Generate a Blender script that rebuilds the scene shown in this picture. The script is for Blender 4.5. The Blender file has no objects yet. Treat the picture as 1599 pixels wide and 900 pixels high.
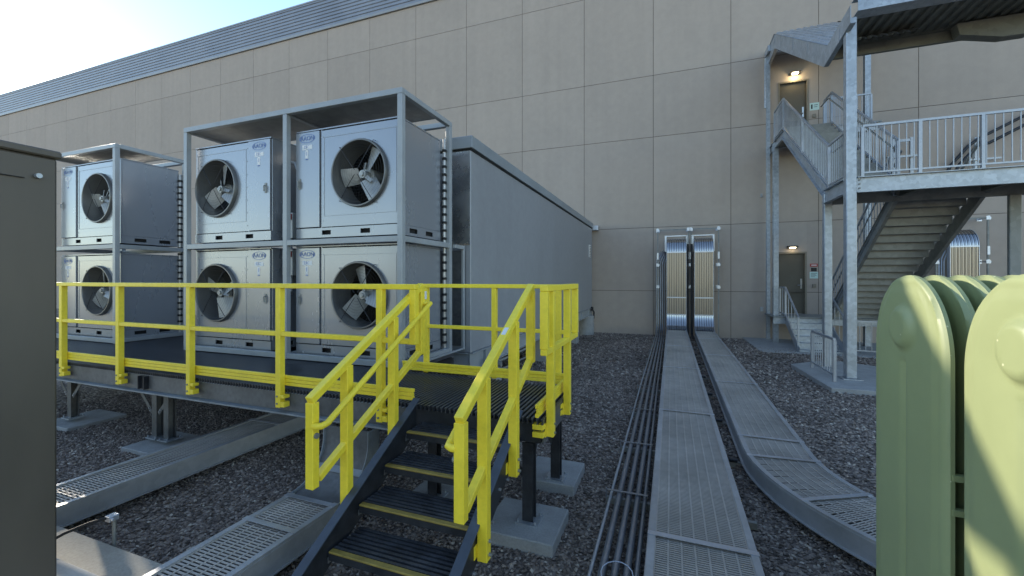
import bpy, math, random
from mathutils import Vector, Matrix
random.seed(7)
R = math.radians
sc = bpy.context.scene
col = sc.collection

# ---------------------------------------------------------------- camera
cam_d = bpy.data.cameras.new('camera')
cam_d.sensor_width = 36.0
cam_d.lens = 36.0 * 656.0 / 1599.0
cam_d.shift_y = -14.0 / 1599.0
cam_d.clip_start = 0.05
cam_d.clip_end = 3000
cam = bpy.data.objects.new('camera', cam_d)
cam.location = (0, 0, 2.03)
cam.rotation_euler = (R(90), 0, R(20.52))
col.objects.link(cam)
sc.camera = cam

# ---------------------------------------------------------------- sky, sun, exposure
SUN = Vector((-1.457, 0.522, 0.5645)).normalized()
SUN_EL = math.asin(SUN.z)
SUN_AZ = math.atan2(SUN.x, SUN.y)
w = bpy.data.worlds.new('World')
sc.world = w
w.use_nodes = True
nt = w.node_tree
nt.nodes.clear()
out = nt.nodes.new('ShaderNodeOutputWorld')
bg = nt.nodes.new('ShaderNodeBackground')
sky = nt.nodes.new('ShaderNodeTexSky')
sky.sky_type = 'NISHITA'
sky.sun_disc = False
sky.sun_elevation = SUN_EL
sky.sun_rotation = SUN_AZ
sky.altitude = 300
sky.air_density = 1.0
sky.dust_density = 0.0
sky.ozone_density = 1.0
bg.inputs['Strength'].default_value = 0.12
# bright aureole of the sun in the sky itself
tc = nt.nodes.new('ShaderNodeTexCoord')
nrm = nt.nodes.new('ShaderNodeVectorMath'); nrm.operation = 'NORMALIZE'
dot = nt.nodes.new('ShaderNodeVectorMath'); dot.operation = 'DOT_PRODUCT'
dot.inputs[1].default_value = SUN
nt.links.new(tc.outputs['Generated'], nrm.inputs[0])
nt.links.new(nrm.outputs[0], dot.inputs[0])
mx = nt.nodes.new('ShaderNodeMath'); mx.operation = 'MAXIMUM'; mx.inputs[1].default_value = 0
nt.links.new(dot.outputs['Value'], mx.inputs[0])
def lobe(power, gain):
    p = nt.nodes.new('ShaderNodeMath'); p.operation = 'POWER'; p.inputs[1].default_value = power
    nt.links.new(mx.outputs[0], p.inputs[0])
    m = nt.nodes.new('ShaderNodeMath'); m.operation = 'MULTIPLY'; m.inputs[1].default_value = gain
    nt.links.new(p.outputs[0], m.inputs[0])
    return m
a, b = lobe(1100, 60.0), lobe(60, 1.0)
ad = nt.nodes.new('ShaderNodeMath'); ad.operation = 'ADD'
nt.links.new(a.outputs[0], ad.inputs[0]); nt.links.new(b.outputs[0], ad.inputs[1])
glow = nt.nodes.new('ShaderNodeVectorMath'); glow.operation = 'SCALE'
glow.inputs[0].default_value = (1.0, 0.93, 0.78)
nt.links.new(ad.outputs[0], glow.inputs['Scale'])
sm = nt.nodes.new('ShaderNodeVectorMath'); sm.operation = 'ADD'
nt.links.new(sky.outputs['Color'], sm.inputs[0]); nt.links.new(glow.outputs[0], sm.inputs[1])
nt.links.new(sm.outputs[0], bg.inputs['Color'])
nt.links.new(bg.outputs[0], out.inputs['Surface'])

sun_d = bpy.data.lights.new('sun', 'SUN')
sun_d.energy = 2.0
sun_d.angle = R(0.5)
sun_d.color = (1.0, 0.9, 0.74)
sun = bpy.data.objects.new('sun', sun_d)
sun.rotation_euler = SUN.to_track_quat('Z', 'Y').to_euler()
col.objects.link(sun)
sc.view_settings.view_transform = 'Standard'
sc.view_settings.look = 'None'
sc.view_settings.gamma = 1
sc.view_settings.use_curve_mapping = False
sc.view_settings.exposure = 1.55

# ---------------------------------------------------------------- materials
def mat(name, base, rough=0.6, metal=0.0, var=0.12, scale=3.0, bump=0.0, bscale=60.0, dark=None, spec=0.5, stretch=None,
        fine=0.0, fscale=80.0, rvar=0.12):
    """noise-mottled principled material in object-independent (position) space"""
    m = bpy.data.materials.new(name)
    m.use_nodes = True
    n = m.node_tree.nodes; l = m.node_tree.links
    p = n['Principled BSDF']
    p.inputs['Roughness'].default_value = rough
    p.inputs['Metallic'].default_value = metal
    p.inputs['Specular IOR Level'].default_value = spec
    geo = n.new('ShaderNodeNewGeometry')
    src = geo.outputs['Position']
    if stretch:
        mp = n.new('ShaderNodeVectorMath'); mp.operation = 'MULTIPLY'
        mp.inputs[1].default_value = stretch
        l.new(src, mp.inputs[0]); src = mp.outputs[0]
    t = n.new('ShaderNodeTexNoise'); t.inputs['Scale'].default_value = scale
    t.inputs['Detail'].default_value = 6; t.inputs['Roughness'].default_value = 0.6
    l.new(src, t.inputs['Vector'])
    r = n.new('ShaderNodeValToRGB')
    d = dark if dark else tuple(c * (1 - var * 2) for c in base)
    b2 = tuple(min(1, c * (1 + var)) for c in base)
    r.color_ramp.elements[0].position = 0.28; r.color_ramp.elements[0].color = (*d, 1)
    r.color_ramp.elements[1].position = 0.72; r.color_ramp.elements[1].color = (*b2, 1)
    l.new(t.outputs['Fac'], r.inputs['Fac'])
    colout = r.outputs['Color']
    if fine > 0:
        t3 = n.new('ShaderNodeTexNoise'); t3.inputs['Scale'].default_value = fscale; t3.inputs['Detail'].default_value = 4
        l.new(geo.outputs['Position'], t3.inputs['Vector'])
        mr3 = n.new('ShaderNodeMapRange'); mr3.inputs[1].default_value = 0.3; mr3.inputs[2].default_value = 0.7
        mr3.inputs[3].default_value = 1 - fine; mr3.inputs[4].default_value = 1 + fine
        l.new(t3.outputs['Fac'], mr3.inputs[0])
        ms = n.new('ShaderNodeVectorMath'); ms.operation = 'SCALE'
        l.new(colout, ms.inputs[0]); l.new(mr3.outputs[0], ms.inputs['Scale'])
        colout = ms.outputs[0]
    l.new(colout, p.inputs['Base Color'])
    mr = n.new('ShaderNodeMapRange')
    mr.inputs[3].default_value = max(0.05, rough - rvar); mr.inputs[4].default_value = min(1, rough + rvar)
    l.new(t.outputs['Fac'], mr.inputs[0]); l.new(mr.outputs[0], p.inputs['Roughness'])
    if bump > 0:
        t2 = n.new('ShaderNodeTexNoise'); t2.inputs['Scale'].default_value = bscale; t2.inputs['Detail'].default_value = 5
        l.new(geo.outputs['Position'], t2.inputs['Vector'])
        bp = n.new('ShaderNodeBump'); bp.inputs['Strength'].default_value = bump; bp.inputs['Distance'].default_value = 0.01
        l.new(t2.outputs['Fac'], bp.inputs['Height']); l.new(bp.outputs[0], p.inputs['Normal'])
    return m

def emit(name, c, s):
    m = bpy.data.materials.new(name); m.use_nodes = True
    p = m.node_tree.nodes['Principled BSDF']
    p.inputs['Base Color'].default_value = (*c, 1)
    p.inputs['Emission Color'].default_value = (*c, 1)
    p.inputs['Emission Strength'].default_value = s
    return m

def galv(name, base, rough, metal, vs=28.0, amt=0.14):
    m = mat(name, base, rough, metal, var=0.10, scale=2.2)
    n = m.node_tree.nodes; l = m.node_tree.links; p = n['Principled BSDF']
    v = n.new('ShaderNodeTexVoronoi'); v.inputs['Scale'].default_value = vs
    g = [x for x in n if x.bl_idname == 'ShaderNodeNewGeometry'][0]
    l.new(g.outputs['Position'], v.inputs['Vector'])
    mr = n.new('ShaderNodeMapRange'); mr.inputs[3].default_value = 1 - amt; mr.inputs[4].default_value = 1 + amt
    sx = n.new('ShaderNodeSeparateColor'); l.new(v.outputs['Color'], sx.inputs[0]); l.new(sx.outputs[0], mr.inputs[0])
    r = [x for x in n if x.bl_idname == 'ShaderNodeValToRGB'][0]
    ms = n.new('ShaderNodeVectorMath'); ms.operation = 'SCALE'
    l.new(r.outputs['Color'], ms.inputs[0]); l.new(mr.outputs[0], ms.inputs['Scale'])
    l.new(ms.outputs[0], p.inputs['Base Color'])
    return m

M = {}
M['wall'] = mat('wall_concrete', (0.435, 0.365, 0.305), 0.85, var=0.035, scale=0.35, bump=0.22, bscale=45, fine=0.03, fscale=5.0)
M['joint'] = mat('joint_sealant', (0.10, 0.085, 0.07), 0.9, var=0.1)
M['ribmetal'] = mat('ribbed_cladding', (0.30, 0.31, 0.33), 0.42, 0.5, var=0.08, scale=0.6)
M['coping'] = mat('coping_metal', (0.36, 0.35, 0.33), 0.45, 0.4, var=0.06)
M['unit'] = mat('unit_grey_paint', (0.335, 0.355, 0.385), 0.27, 0.5, var=0.03, rvar=0.03, scale=1.0, stretch=(1, 1, 0.5), spec=0.6)
M['frame'] = mat('frame_grey_paint', (0.34, 0.36, 0.37), 0.42, 0.15, var=0.08, scale=3, fine=0.05)
M['container'] = mat('container_grey_paint', (0.30, 0.31, 0.325), 0.42, 0.1, var=0.07, scale=0.9, stretch=(1, 1, 0.35), fine=0.04, fscale=9)
M['cap'] = mat('roof_cap_paint', (0.27, 0.30, 0.32), 0.45, 0.1, var=0.1, scale=1.5)
M['sheet'] = mat('bright_sheet_steel', (0.55, 0.55, 0.54), 0.28, 0.9, var=0.15, scale=2.5, bump=0.1, bscale=4)
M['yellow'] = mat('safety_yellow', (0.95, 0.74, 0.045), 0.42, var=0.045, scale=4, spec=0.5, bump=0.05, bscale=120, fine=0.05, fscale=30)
M['grate'] = mat('dark_grating', (0.070, 0.074, 0.084), 0.36, 0.2, var=0.25, scale=8, fine=0.2, fscale=60)
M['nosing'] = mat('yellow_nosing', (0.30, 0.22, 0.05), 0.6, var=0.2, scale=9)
M['beam'] = mat('weathered_grey_beam', (0.13, 0.135, 0.14), 0.5, 0.2, var=0.2, scale=3, fine=0.15, fscale=25)  # also stands in for shade on the tray bend and recess panel
M['flange'] = mat('blue_grey_flange', (0.25, 0.28, 0.31), 0.55, 0.1, var=0.2, scale=6)  # blue-grey, paler than the beam
M['string'] = mat('stringer_skylit_grey', (0.060, 0.075, 0.10), 0.45, 0.1, var=0.2, scale=5)  # sky light on the top flange put into its colour
M['dpost'] = mat('black_post', (0.035, 0.038, 0.045), 0.42, 0.2, var=0.25, scale=8, fine=0.15)
M['concrete'] = mat('pale_concrete', (0.33, 0.33, 0.32), 0.85, var=0.1, scale=5, bump=0.3, bscale=90, fine=0.1, fscale=70)
M['slab'] = mat('housekeeping_slab', (0.40, 0.375, 0.32), 0.88, var=0.1, scale=3, bump=0.35, bscale=70, fine=0.1, fscale=60)
M['slab2'] = mat('raised_slab', (0.50, 0.48, 0.44), 0.85, var=0.06, scale=3, bump=0.3, bscale=80, fine=0.06, fscale=60)
M['tray'] = galv('tray_aluminium', (0.44, 0.445, 0.455), 0.42, 0.5, 18, 0.05)
M['traycov'] = mat('tray_cover_aluminium', (0.50, 0.46, 0.415), 0.5, 0.3, var=0.16, scale=1.3, fine=0.08, fscale=12)
M['risermid'] = mat('riser_tan_reflection', (0.36, 0.315, 0.265), 0.33, 0.8, var=0.12, scale=2, stretch=(20, 1, 0.5))  # tan reflection of sunlit ground put into the metal's base colour
M['strap'] = galv('strap_aluminium', (0.55, 0.58, 0.64), 0.35, 0.7, 20, 0.05)
M['shiny'] = mat('mill_finish_aluminium', (0.50, 0.49, 0.48), 0.20, 1.0, var=0.05, scale=4, stretch=(8, 1, 0.6))
M['void'] = mat('tray_inside_shade', (0.02, 0.02, 0.022), 0.8, var=0.3, scale=12)  # near-black colour standing in for shade inside trays and risers
M['pipe'] = galv('conduit_galvanised', (0.30, 0.32, 0.36), 0.35, 0.75, 30, 0.06)
M['pipelt'] = galv('conduit_bright', (0.52, 0.56, 0.62), 0.35, 0.7, 30, 0.06)
M['galv'] = galv('galvanised_steel', (0.40, 0.43, 0.46), 0.42, 0.55, 16, 0.13)
M['galvdk'] = galv('galvanised_dull', (0.27, 0.275, 0.26), 0.55, 0.35, 10, 0.1)
M['rail'] = galv('galvanised_rail', (0.41, 0.43, 0.46), 0.4, 0.5, 30, 0.05)
M['door'] = mat('door_brown_paint', (0.115, 0.10, 0.072), 0.55, var=0.08, scale=1.5)
M['doorframe'] = mat('door_frame_paint', (0.23, 0.20, 0.15), 0.5, var=0.05)
M['chrome'] = mat('brushed_steel', (0.6, 0.6, 0.6), 0.3, 0.9, var=0.1)
M['fin'] = mat('radiator_green_paint', (0.315, 0.355, 0.172), 0.45, var=0.035, scale=2.5, spec=0.6, fine=0.02, fscale=14)
M['cab'] = mat('dark_cabinet_paint', (0.105, 0.088, 0.068), 0.5, var=0.12, scale=1.5, stretch=(1, 1, 0.3))
M['black'] = mat('black_rubber', (0.018, 0.018, 0.02), 0.6, var=0.2)
M['dark'] = mat('dark_interior', (0.012, 0.012, 0.013), 0.8, var=0.2)
M['coil'] = mat('coil_dark', (0.055, 0.055, 0.05), 0.6, 0.3, var=0.3, scale=30)
M['blade'] = mat('fan_blade_metal', (0.42, 0.43, 0.42), 0.4, 0.35, var=0.12, scale=9)
M['shroud'] = mat('fan_shroud_metal', (0.17, 0.17, 0.165), 0.4, 0.5, var=0.12)
M['white'] = mat('white_label', (0.78, 0.78, 0.76), 0.5, var=0.04)
M['teal'] = mat('pale_green_sign', (0.55, 0.72, 0.66), 0.5, var=0.03)
M['red'] = mat('red_sign', (0.45, 0.05, 0.04), 0.5, var=0.05)
M['blue'] = mat('blue_logo_ink', (0.10, 0.17, 0.40), 0.5, var=0.05)
M['insul'] = mat('foil_insulation', (0.42, 0.42, 0.42), 0.4, 0.6, var=0.2, scale=20)
M['soil'] = mat('bounce_soil', (0.56, 0.46, 0.35), 0.95, var=0.12, scale=0.3)  # paled so the ground bounces more light into the shaded side
M['underside'] = galv('galvanised_shaded', (0.17, 0.165, 0.135), 0.6, 0.2, 8, 0.1)  # darker copy of the galvanised steel, with its shade in the colour
M['fixture'] = mat('bronze_fixture', (0.05, 0.045, 0.04), 0.5, 0.3)
M['lamp_hi'] = emit('lamp_glow_bright', (1.0, 0.86, 0.55), 5)
M['lamp_lo'] = emit('lamp_glow_dim', (1.0, 0.88, 0.62), 2)

def specks(m):
    n = m.node_tree.nodes; l = m.node_tree.links; p = n['Principled BSDF']
    g = [x for x in n if x.bl_idname == 'ShaderNodeNewGeometry'][0]
    v = n.new('ShaderNodeTexVoronoi'); v.inputs['Scale'].default_value = 26; l.new(g.outputs['Position'], v.inputs['Vector'])
    lt = n.new('ShaderNodeMath'); lt.operation = 'LESS_THAN'; lt.inputs[1].default_value = 0.085; l.new(v.outputs['Distance'], lt.inputs[0])
    sx = n.new('ShaderNodeSeparateColor'); l.new(v.outputs['Color'], sx.inputs[0])
    gt = n.new('ShaderNodeMath'); gt.operation = 'GREATER_THAN'; gt.inputs[1].default_value = 0.72; l.new(sx.outputs[0], gt.inputs[0])
    mu = n.new('ShaderNodeMath'); mu.operation = 'MULTIPLY'; l.new(lt.outputs[0], mu.inputs[0]); l.new(gt.outputs[0], mu.inputs[1])
    old = p.inputs['Base Color'].links[0].from_socket
    mx_ = n.new('ShaderNodeMix'); mx_.data_type = 'RGBA'; mx_.inputs[7].default_value = (0.62, 0.62, 0.40, 1)
    l.new(mu.outputs[0], mx_.inputs[0]); l.new(old, mx_.inputs[6]); l.new(mx_.outputs[2], p.inputs['Base Color'])
specks(M['fin'])
def panelise(m):
    """each precast panel has its own slight tone; rain streaks and faint form marks"""
    n = m.node_tree.nodes; l = m.node_tree.links; p = n['Principled BSDF']
    g = [x for x in n if x.bl_idname == 'ShaderNodeNewGeometry'][0]
    mr = n.new('ShaderNodeMapRange'); mr.inputs[3].default_value = 0.965; mr.inputs[4].default_value = 1.035
    l.new(g.outputs['Random Per Island'], mr.inputs[0])
    vm = n.new('ShaderNodeVectorMath'); vm.operation = 'MULTIPLY'; vm.inputs[1].default_value = (2.2, 1, 0.10)
    l.new(g.outputs['Position'], vm.inputs[0])
    t = n.new('ShaderNodeTexNoise'); t.inputs['Scale'].default_value = 1.3; t.inputs['Detail'].default_value = 8
    l.new(vm.outputs[0], t.inputs['Vector'])
    m2 = n.new('ShaderNodeMapRange'); m2.inputs[1].default_value = 0.3; m2.inputs[2].default_value = 0.75
    m2.inputs[3].default_value = 0.965; m2.inputs[4].default_value = 1.03
    l.new(t.outputs['Fac'], m2.inputs[0])
    mu = n.new('ShaderNodeMath'); mu.operation = 'MULTIPLY'; l.new(mr.outputs[0], mu.inputs[0]); l.new(m2.outputs[0], mu.inputs[1])
    old = p.inputs['Base Color'].links[0].from_socket
    s = n.new('ShaderNodeVectorMath'); s.operation = 'SCALE'
    l.new(old, s.inputs[0]); l.new(mu.outputs[0], s.inputs['Scale']); l.new(s.outputs[0], p.inputs['Base Color'])
panelise(M['wall'])

def gravel_mat(island):
    m = bpy.data.materials.new('gravel_stones' if island else 'gravel_bed'); m.use_nodes = True
    n = m.node_tree.nodes; l = m.node_tree.links; p = n['Principled BSDF']
    p.inputs['Roughness'].default_value = 0.85
    g = n.new('ShaderNodeNewGeometry')
    r = n.new('ShaderNodeValToRGB'); r.color_ramp.interpolation = 'LINEAR'
    e = r.color_ramp.elements
    cols = [(0, (0.08, 0.065, 0.054)), (0.35, (0.180, 0.143, 0.120)), (0.7, (0.275, 0.225, 0.190)), (0.93, (0.38, 0.32, 0.27)), (1, (0.56, 0.50, 0.42))]
    e[0].color = (*cols[0][1], 1); e[1].color = (*cols[-1][1], 1)
    for ps, c in cols[1:-1]:
        x = e.new(ps); x.color = (*c, 1)
    if island:
        l.new(g.outputs['Random Per Island'], r.inputs[0])
    else:
        v = n.new('ShaderNodeTexVoronoi'); v.inputs['Scale'].default_value = 26
        l.new(g.outputs['Position'], v.inputs['Vector'])
        s = n.new('ShaderNodeSeparateColor'); l.new(v.outputs['Color'], s.inputs[0]); l.new(s.outputs[0], r.inputs[0])
        bp = n.new('ShaderNodeBump'); bp.inputs['Strength'].default_value = 1.0; bp.inputs['Distance'].default_value = 0.03; bp.invert = True
        l.new(v.outputs['Distance'], bp.inputs['Height']); l.new(bp.outputs[0], p.inputs['Normal'])
    big = n.new('ShaderNodeTexNoise'); big.inputs['Scale'].default_value = 0.5; big.inputs['Detail'].default_value = 4
    l.new(g.outputs['Position'], big.inputs['Vector'])
    mr = n.new('ShaderNodeMapRange'); mr.inputs[1].default_value = .3; mr.inputs[2].default_value = .7
    mr.inputs[3].default_value = 0.8; mr.inputs[4].default_value = 1.2
    l.new(big.outputs['Fac'], mr.inputs[0])
    ms = n.new('ShaderNodeVectorMath'); ms.operation = 'SCALE'
    l.new(r.outputs['Color'], ms.inputs[0]); l.new(mr.outputs[0], ms.inputs['Scale'])
    l.new(ms.outputs[0], p.inputs['Base Color'])
    return m
M['bed'] = gravel_mat(False); M['stone'] = gravel_mat(True)

# ---------------------------------------------------------------- mesh helpers
WL = {}          # object -> world location of its origin (none of the things is rotated)
class MB:
    def __init__(self): self.v = []; self.f = []
    def _add(self, vs, fs):
        o = len(self.v); self.v += [tuple(x) for x in vs]; self.f += [tuple(i + o for i in f) for f in fs]; return self
    def box(self, x0, x1, y0, y1, z0, z1):
        if x0 > x1: x0, x1 = x1, x0
        if y0 > y1: y0, y1 = y1, y0
        if z0 > z1: z0, z1 = z1, z0
        vs = [(x0,y0,z0),(x1,y0,z0),(x1,y1,z0),(x0,y1,z0),(x0,y0,z1),(x1,y0,z1),(x1,y1,z1),(x0,y1,z1)]
        return self._add(vs, [(0,3,2,1),(4,5,6,7),(0,1,5,4),(1,2,6,5),(2,3,7,6),(3,0,4,7)])
    def beam(self, p0, p1, w, h, side=None):
        """rectangular bar; w along the side vector, h across it"""
        p0, p1 = Vector(p0), Vector(p1); t = (p1 - p0).normalized()
        if side is None:
            side = Vector((0,0,1)).cross(t)
            if side.length < 1e-3: side = Vector((1,0,0))
        s = Vector(side); s = (s - t * s.dot(t)).normalized(); n = t.cross(s)
        vs = []
        for p in (p0, p1):
            for a, b in ((-1,-1),(1,-1),(1,1),(-1,1)): vs.append(p + s*(a*w/2) + n*(b*h/2))
        return self._add(vs, [(0,3,2,1),(4,5,6,7),(0,1,5,4),(1,2,6,5),(2,3,7,6),(3,0,4,7)])
    def chan(self, p0, p1, depth, fl, th, out):
        """C channel: web depth (across), flanges fl long towards out"""
        p0, p1 = Vector(p0), Vector(p1); t = (p1-p0).normalized(); o = Vector(out).normalized(); n = t.cross(o)
        self.beam(p0, p1, th, depth, o)
        for s in (-1, 1):
            q = o*(fl/2+th/2+0.0005) + n*(s*(depth/2-th/2))
            self.beam(p0+q, p1+q, fl, th, o)
        return self
    def tube(self, pts, r, n=8, closed=False):
        pts = [Vector(p) for p in pts]; N = len(pts); vs = []; prev = None
        for i, p in enumerate(pts):
            if closed: t = pts[(i+1) % N] - pts[i-1]
            else: t = pts[min(i+1, N-1)] - pts[max(i-1, 0)]
            t.normalize()
            if prev is None:
                a = Vector((0,0,1)) if abs(t.z) < 0.9 else Vector((1,0,0)); s = t.cross(a).normalized()
            else: s = (prev - t*prev.dot(t)).normalized()
            prev = s; u = t.cross(s)
            for k in range(n):
                an = 2*math.pi*k/n; vs.append(p + s*(math.cos(an)*r) + u*(math.sin(an)*r))
        fs = []
        for i in range(N if closed else N-1):
            j = (i+1) % N
            for k in range(n):
                k2 = (k+1) % n; fs.append((i*n+k, j*n+k, j*n+k2, i*n+k2))
        if not closed:
            fs.append(tuple(range(n))); fs.append(tuple((N-1)*n + k for k in reversed(range(n))))
        return self._add(vs, fs)
    def cyl(self, p0, p1, r, n=12): return self.tube([p0, p1], r, n)
    def prism(self, pts, axis, a0, a1):
        """2d outline pts extruded along axis ('x': pts are (y,z); 'y': (x,z); 'z': (x,y))"""
        def mk(p, a): return {'x': (a, p[0], p[1]), 'y': (p[0], a, p[1]), 'z': (p[0], p[1], a)}[axis]
        N = len(pts); vs = [mk(p, a0) for p in pts] + [mk(p, a1) for p in pts]
        fs = [tuple(reversed(range(N))), tuple(range(N, 2*N))] + [(i, (i+1) % N, N+(i+1) % N, N+i) for i in range(N)]
        return self._add(vs, fs)
    def build(self, name, m, parent=None, smooth=False, bevel=0.0, origin=None, seg=1):
        pw = WL[parent] if parent else Vector((0,0,0))
        og = Vector(origin) if origin is not None else pw.copy()
        me = bpy.data.meshes.new(name)
        me.from_pydata([(x-og.x, y-og.y, z-og.z) for x, y, z in self.v], [], self.f)
        me.validate(); me.materials.append(M[m] if isinstance(m, str) else m)
        if smooth:
            for p in me.polygons: p.use_smooth = True
            try: me.set_sharp_from_angle(angle=R(40))
            except Exception: pass
        o = bpy.data.objects.new(name, me); col.objects.link(o)
        if parent: o.parent = parent
        o.location = og - pw; WL[o] = og
        if bevel > 0:
            bv = o.modifiers.new('bevel', 'BEVEL'); bv.width = bevel; bv.segments = seg; bv.limit_method = 'ANGLE'; bv.angle_limit = R(40)
        return o

def tag(o, label=None, cat=None, group=None, kind=None):
    if label: o['label'] = label
    if cat: o['category'] = cat
    if group: o['group'] = group
    if kind: o['kind'] = kind
    return o
def empty(name, loc, label, cat, group=None):
    o = bpy.data.objects.new(name, None); o.empty_display_size = 0.1
    o.location = loc; col.objects.link(o); WL[o] = Vector(loc)
    return tag(o, label, cat, group)
def single(mb, name, m, label, cat, group=None, **k):
    """a thing that is one mesh"""
    return tag(mb.build(name, m, None, **k), label, cat, group)
def copy_tree(o, delta=(0,0,0), parent=None, label=None, group=None):
    c = o.copy(); col.objects.link(c)
    if parent: c.parent = parent
    else:
        c.location = Vector(o.location) + Vector(delta)
        if label: c['label'] = label
        if group: c['group'] = group
    for ch in list(o.children): copy_tree(ch, parent=c)
    return c

def text_mb(s, size, x, y, z, depth=0.002, squash=1.0):
    """lettering facing -Y, centred at x,z"""
    cu = bpy.data.curves.new('txt', 'FONT'); cu.body = s; cu.size = size; cu.align_x = 'CENTER'; cu.align_y = 'CENTER'; cu.extrude = depth; cu.resolution_u = 3
    ob = bpy.data.objects.new('txt', cu); col.objects.link(ob)
    bpy.context.view_layer.update()
    me = bpy.data.meshes.new_from_object(ob.evaluated_get(bpy.context.evaluated_depsgraph_get()))
    mb = MB(); mb._add([(x + v.co.x*squash, y - v.co.z, z + v.co.y) for v in me.vertices], [tuple(p.vertices) for p in me.polygons])
    bpy.data.objects.remove(ob); bpy.data.curves.remove(cu); bpy.data.meshes.remove(me)
    return mb

def gz(y):      # height of the gravel yard: falls a little towards the building
    return 0.0 if y < 8 else -0.10*min(1, (y-8)/8.9)

# ================================================================= SETTING
g = MB()
ys = [-30, -8, 0, 4, 8, 10, 12, 14, 16.9, 18]
for i in range(len(ys)-1):
    y0, y1 = ys[i], ys[i+1]
    g._add([(-70,y0,gz(y0)),(40,y0,gz(y0)),(40,y1,gz(y1)),(-70,y1,gz(y1))], [(0,1,2,3)])
o = g.build('gravel_ground', 'bed'); tag(o, kind='structure')
g = MB(); g._add([(-1500,-1500,-0.14),(1500,-1500,-0.14),(1500,1500,-0.14),(-1500,1500,-0.14)], [(0,1,2,3)])
o = g.build('bounce_ground', 'soil'); tag(o, kind='structure')  # unseen ground added for tan reflections and bounce light

# stones near the camera as real geometry, thinning out with distance
def stones():
    rnd = random.Random(3); V = []; F = []
    base = [(1,0,0),(-1,0,0),(0,1,0),(0,-1,0),(0,0,1),(0,0,-1)]
    bf = [(0,2,4),(2,1,4),(1,3,4),(3,0,4),(2,0,5),(1,2,5),(3,1,5),(0,3,5)]
    def zone(x0, x1, y0, y1, sp, size):
        nx = int((x1-x0)/sp); ny = int((y1-y0)/sp)
        for i in range(nx):
            for j in range(ny):
                x = x0 + (i + rnd.random()*1.3)*sp; y = y0 + (j + rnd.random()*1.3)*sp
                # keep only what the camera could see
                d = -0.3506*x + 0.9365*y; s_ = 0.9365*x + 0.3506*y
                if d < 0.5 or abs(s_) > 1.45*d + 0.6: continue
                s = size*(0.55 + 0.8*rnd.random()); a = rnd.random()*6.283; ca, sa = math.cos(a), math.sin(a)
                ex, ey, ez = s*(0.8+0.5*rnd.random()), s*(0.55+0.35*rnd.random()), s*(0.35+0.4*rnd.random())
                tx = (rnd.random()-.5)*0.7; ty = (rnd.random()-.5)*0.7
                z0 = gz(y) + rnd.random()*size*0.6 + size*.1; o = len(V)
                for bx, by, bz in base:
                    px = bx*ex*(0.8+0.4*rnd.random()) + (rnd.random()-.5)*ex*.5*(bz != 0); py = by*ey*(0.8+0.4*rnd.random()) + (rnd.random()-.5)*ey*.5*(bz != 0); pz = bz*ez + px*tx + py*ty
                    V.append((x + px*ca - py*sa, y + px*sa + py*ca, z0 + pz))
                F.extend([(a_+o, b_+o, c_+o) for a_, b_, c_ in bf])
    zone(-9, 3.2, 1.8, 5.0, 0.0255, 0.0165)
    zone(-9, 6.5, 5.0, 9.0, 0.040, 0.022)
    zone(-5, 9, 9.0, 16.8, 0.062, 0.030)
    me = bpy.data.meshes.new('gravel')
    me.from_pydata(V, [], F); me.materials.append(M['stone'])
    o = bpy.data.objects.new('gravel', me); col.objects.link(o)
    tag(o, 'loose dark purplish brown crushed stone covering the yard', 'gravel', kind='stuff')
stones()

# ================================================================= BUILDING
W = 16.9
bld = empty('warehouse_building', (0, W, -0.1), 'huge tan precast concrete building with ribbed metal band under its flat roof', 'building')
JX = [-0.57 + 2.645*k for k in range(-24, 8)]
JZ = [-0.3, 1.58, 4.0, 7.45, 9.8, 13.3, 14.85]
doors = [(3.50, 4.38, 0.82, 2.96), (3.54, 4.43, 6.70, 8.84)]
wp = MB(); gap = 0.008
def pbox(x0, x1, z0, z1): wp.box(x0, x1, W, W+0.25, z0, z1)
for i in range(len(JX)-1):
    for j in range(len(JZ)-1):
        x0, x1, z0, z1 = JX[i]+gap, JX[i+1]-gap, JZ[j]+gap, JZ[j+1]-gap
        cut = False
        for dx0, dx1, dz0, dz1 in doors:
            if dx0 < x1 and dx1 > x0 and dz0 < z1 and dz1 > z0:
                cut = True
                a0, a1, b0, b1 = max(x0, dx0), min(x1, dx1), max(z0, dz0), min(z1, dz1)
                if a0 > x0: pbox(x0, a0, z0, z1)
                if a1 < x1: pbox(a1, x1, z0, z1)
                if b0 > z0: pbox(a0, a1, z0, b0)
                if b1 < z1: pbox(a0, a1, b1, z1)
        if not cut: pbox(x0, x1, z0, z1)
wp.build('wall', 'wall', bld)
MB().box(JX[0], JX[-1], W+0.02, W+0.2, -0.3, 14.85).build('wall_backing', 'joint', bld) if False else None
bk = MB(); # sealant strips set back in the joints
for x in JX: bk.box(x-gap, x+gap, W+0.012, W+0.2, -0.3, 14.85)
for z in JZ[1:-1]: bk.box(JX[0], JX[-1], W+0.014, W+0.19, z-gap, z+gap)
bk.build('joint_sealant', 'joint', bld)
rb = MB(); z = 14.98; pr = []
while z < 16.45:
    pr += [(W-0.05, z), (W-0.05, z+0.09), (W-0.015, z+0.115), (W-0.015, z+0.15)]; z += 0.175
pr = [(W+0.2, 14.98)] + pr + [(W+0.2, 16.45)]
rb.prism(pr, 'x', JX[0], JX[-1]); rb.build('ribbed_parapet', 'ribmetal', bld)
MB().box(JX[0], JX[-1], W-0.08, W+0.25, 14.86, 14.975).build('flashing', 'coping', bld)
MB().box(JX[0], JX[-1], W-0.07, W+0.35, 16.455, 16.53).build('coping', 'coping', bld)
MB().box(JX[0], JX[-1], W+0.26, W+70, 16.0, 16.2).build('roof', 'coping', bld)
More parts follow.
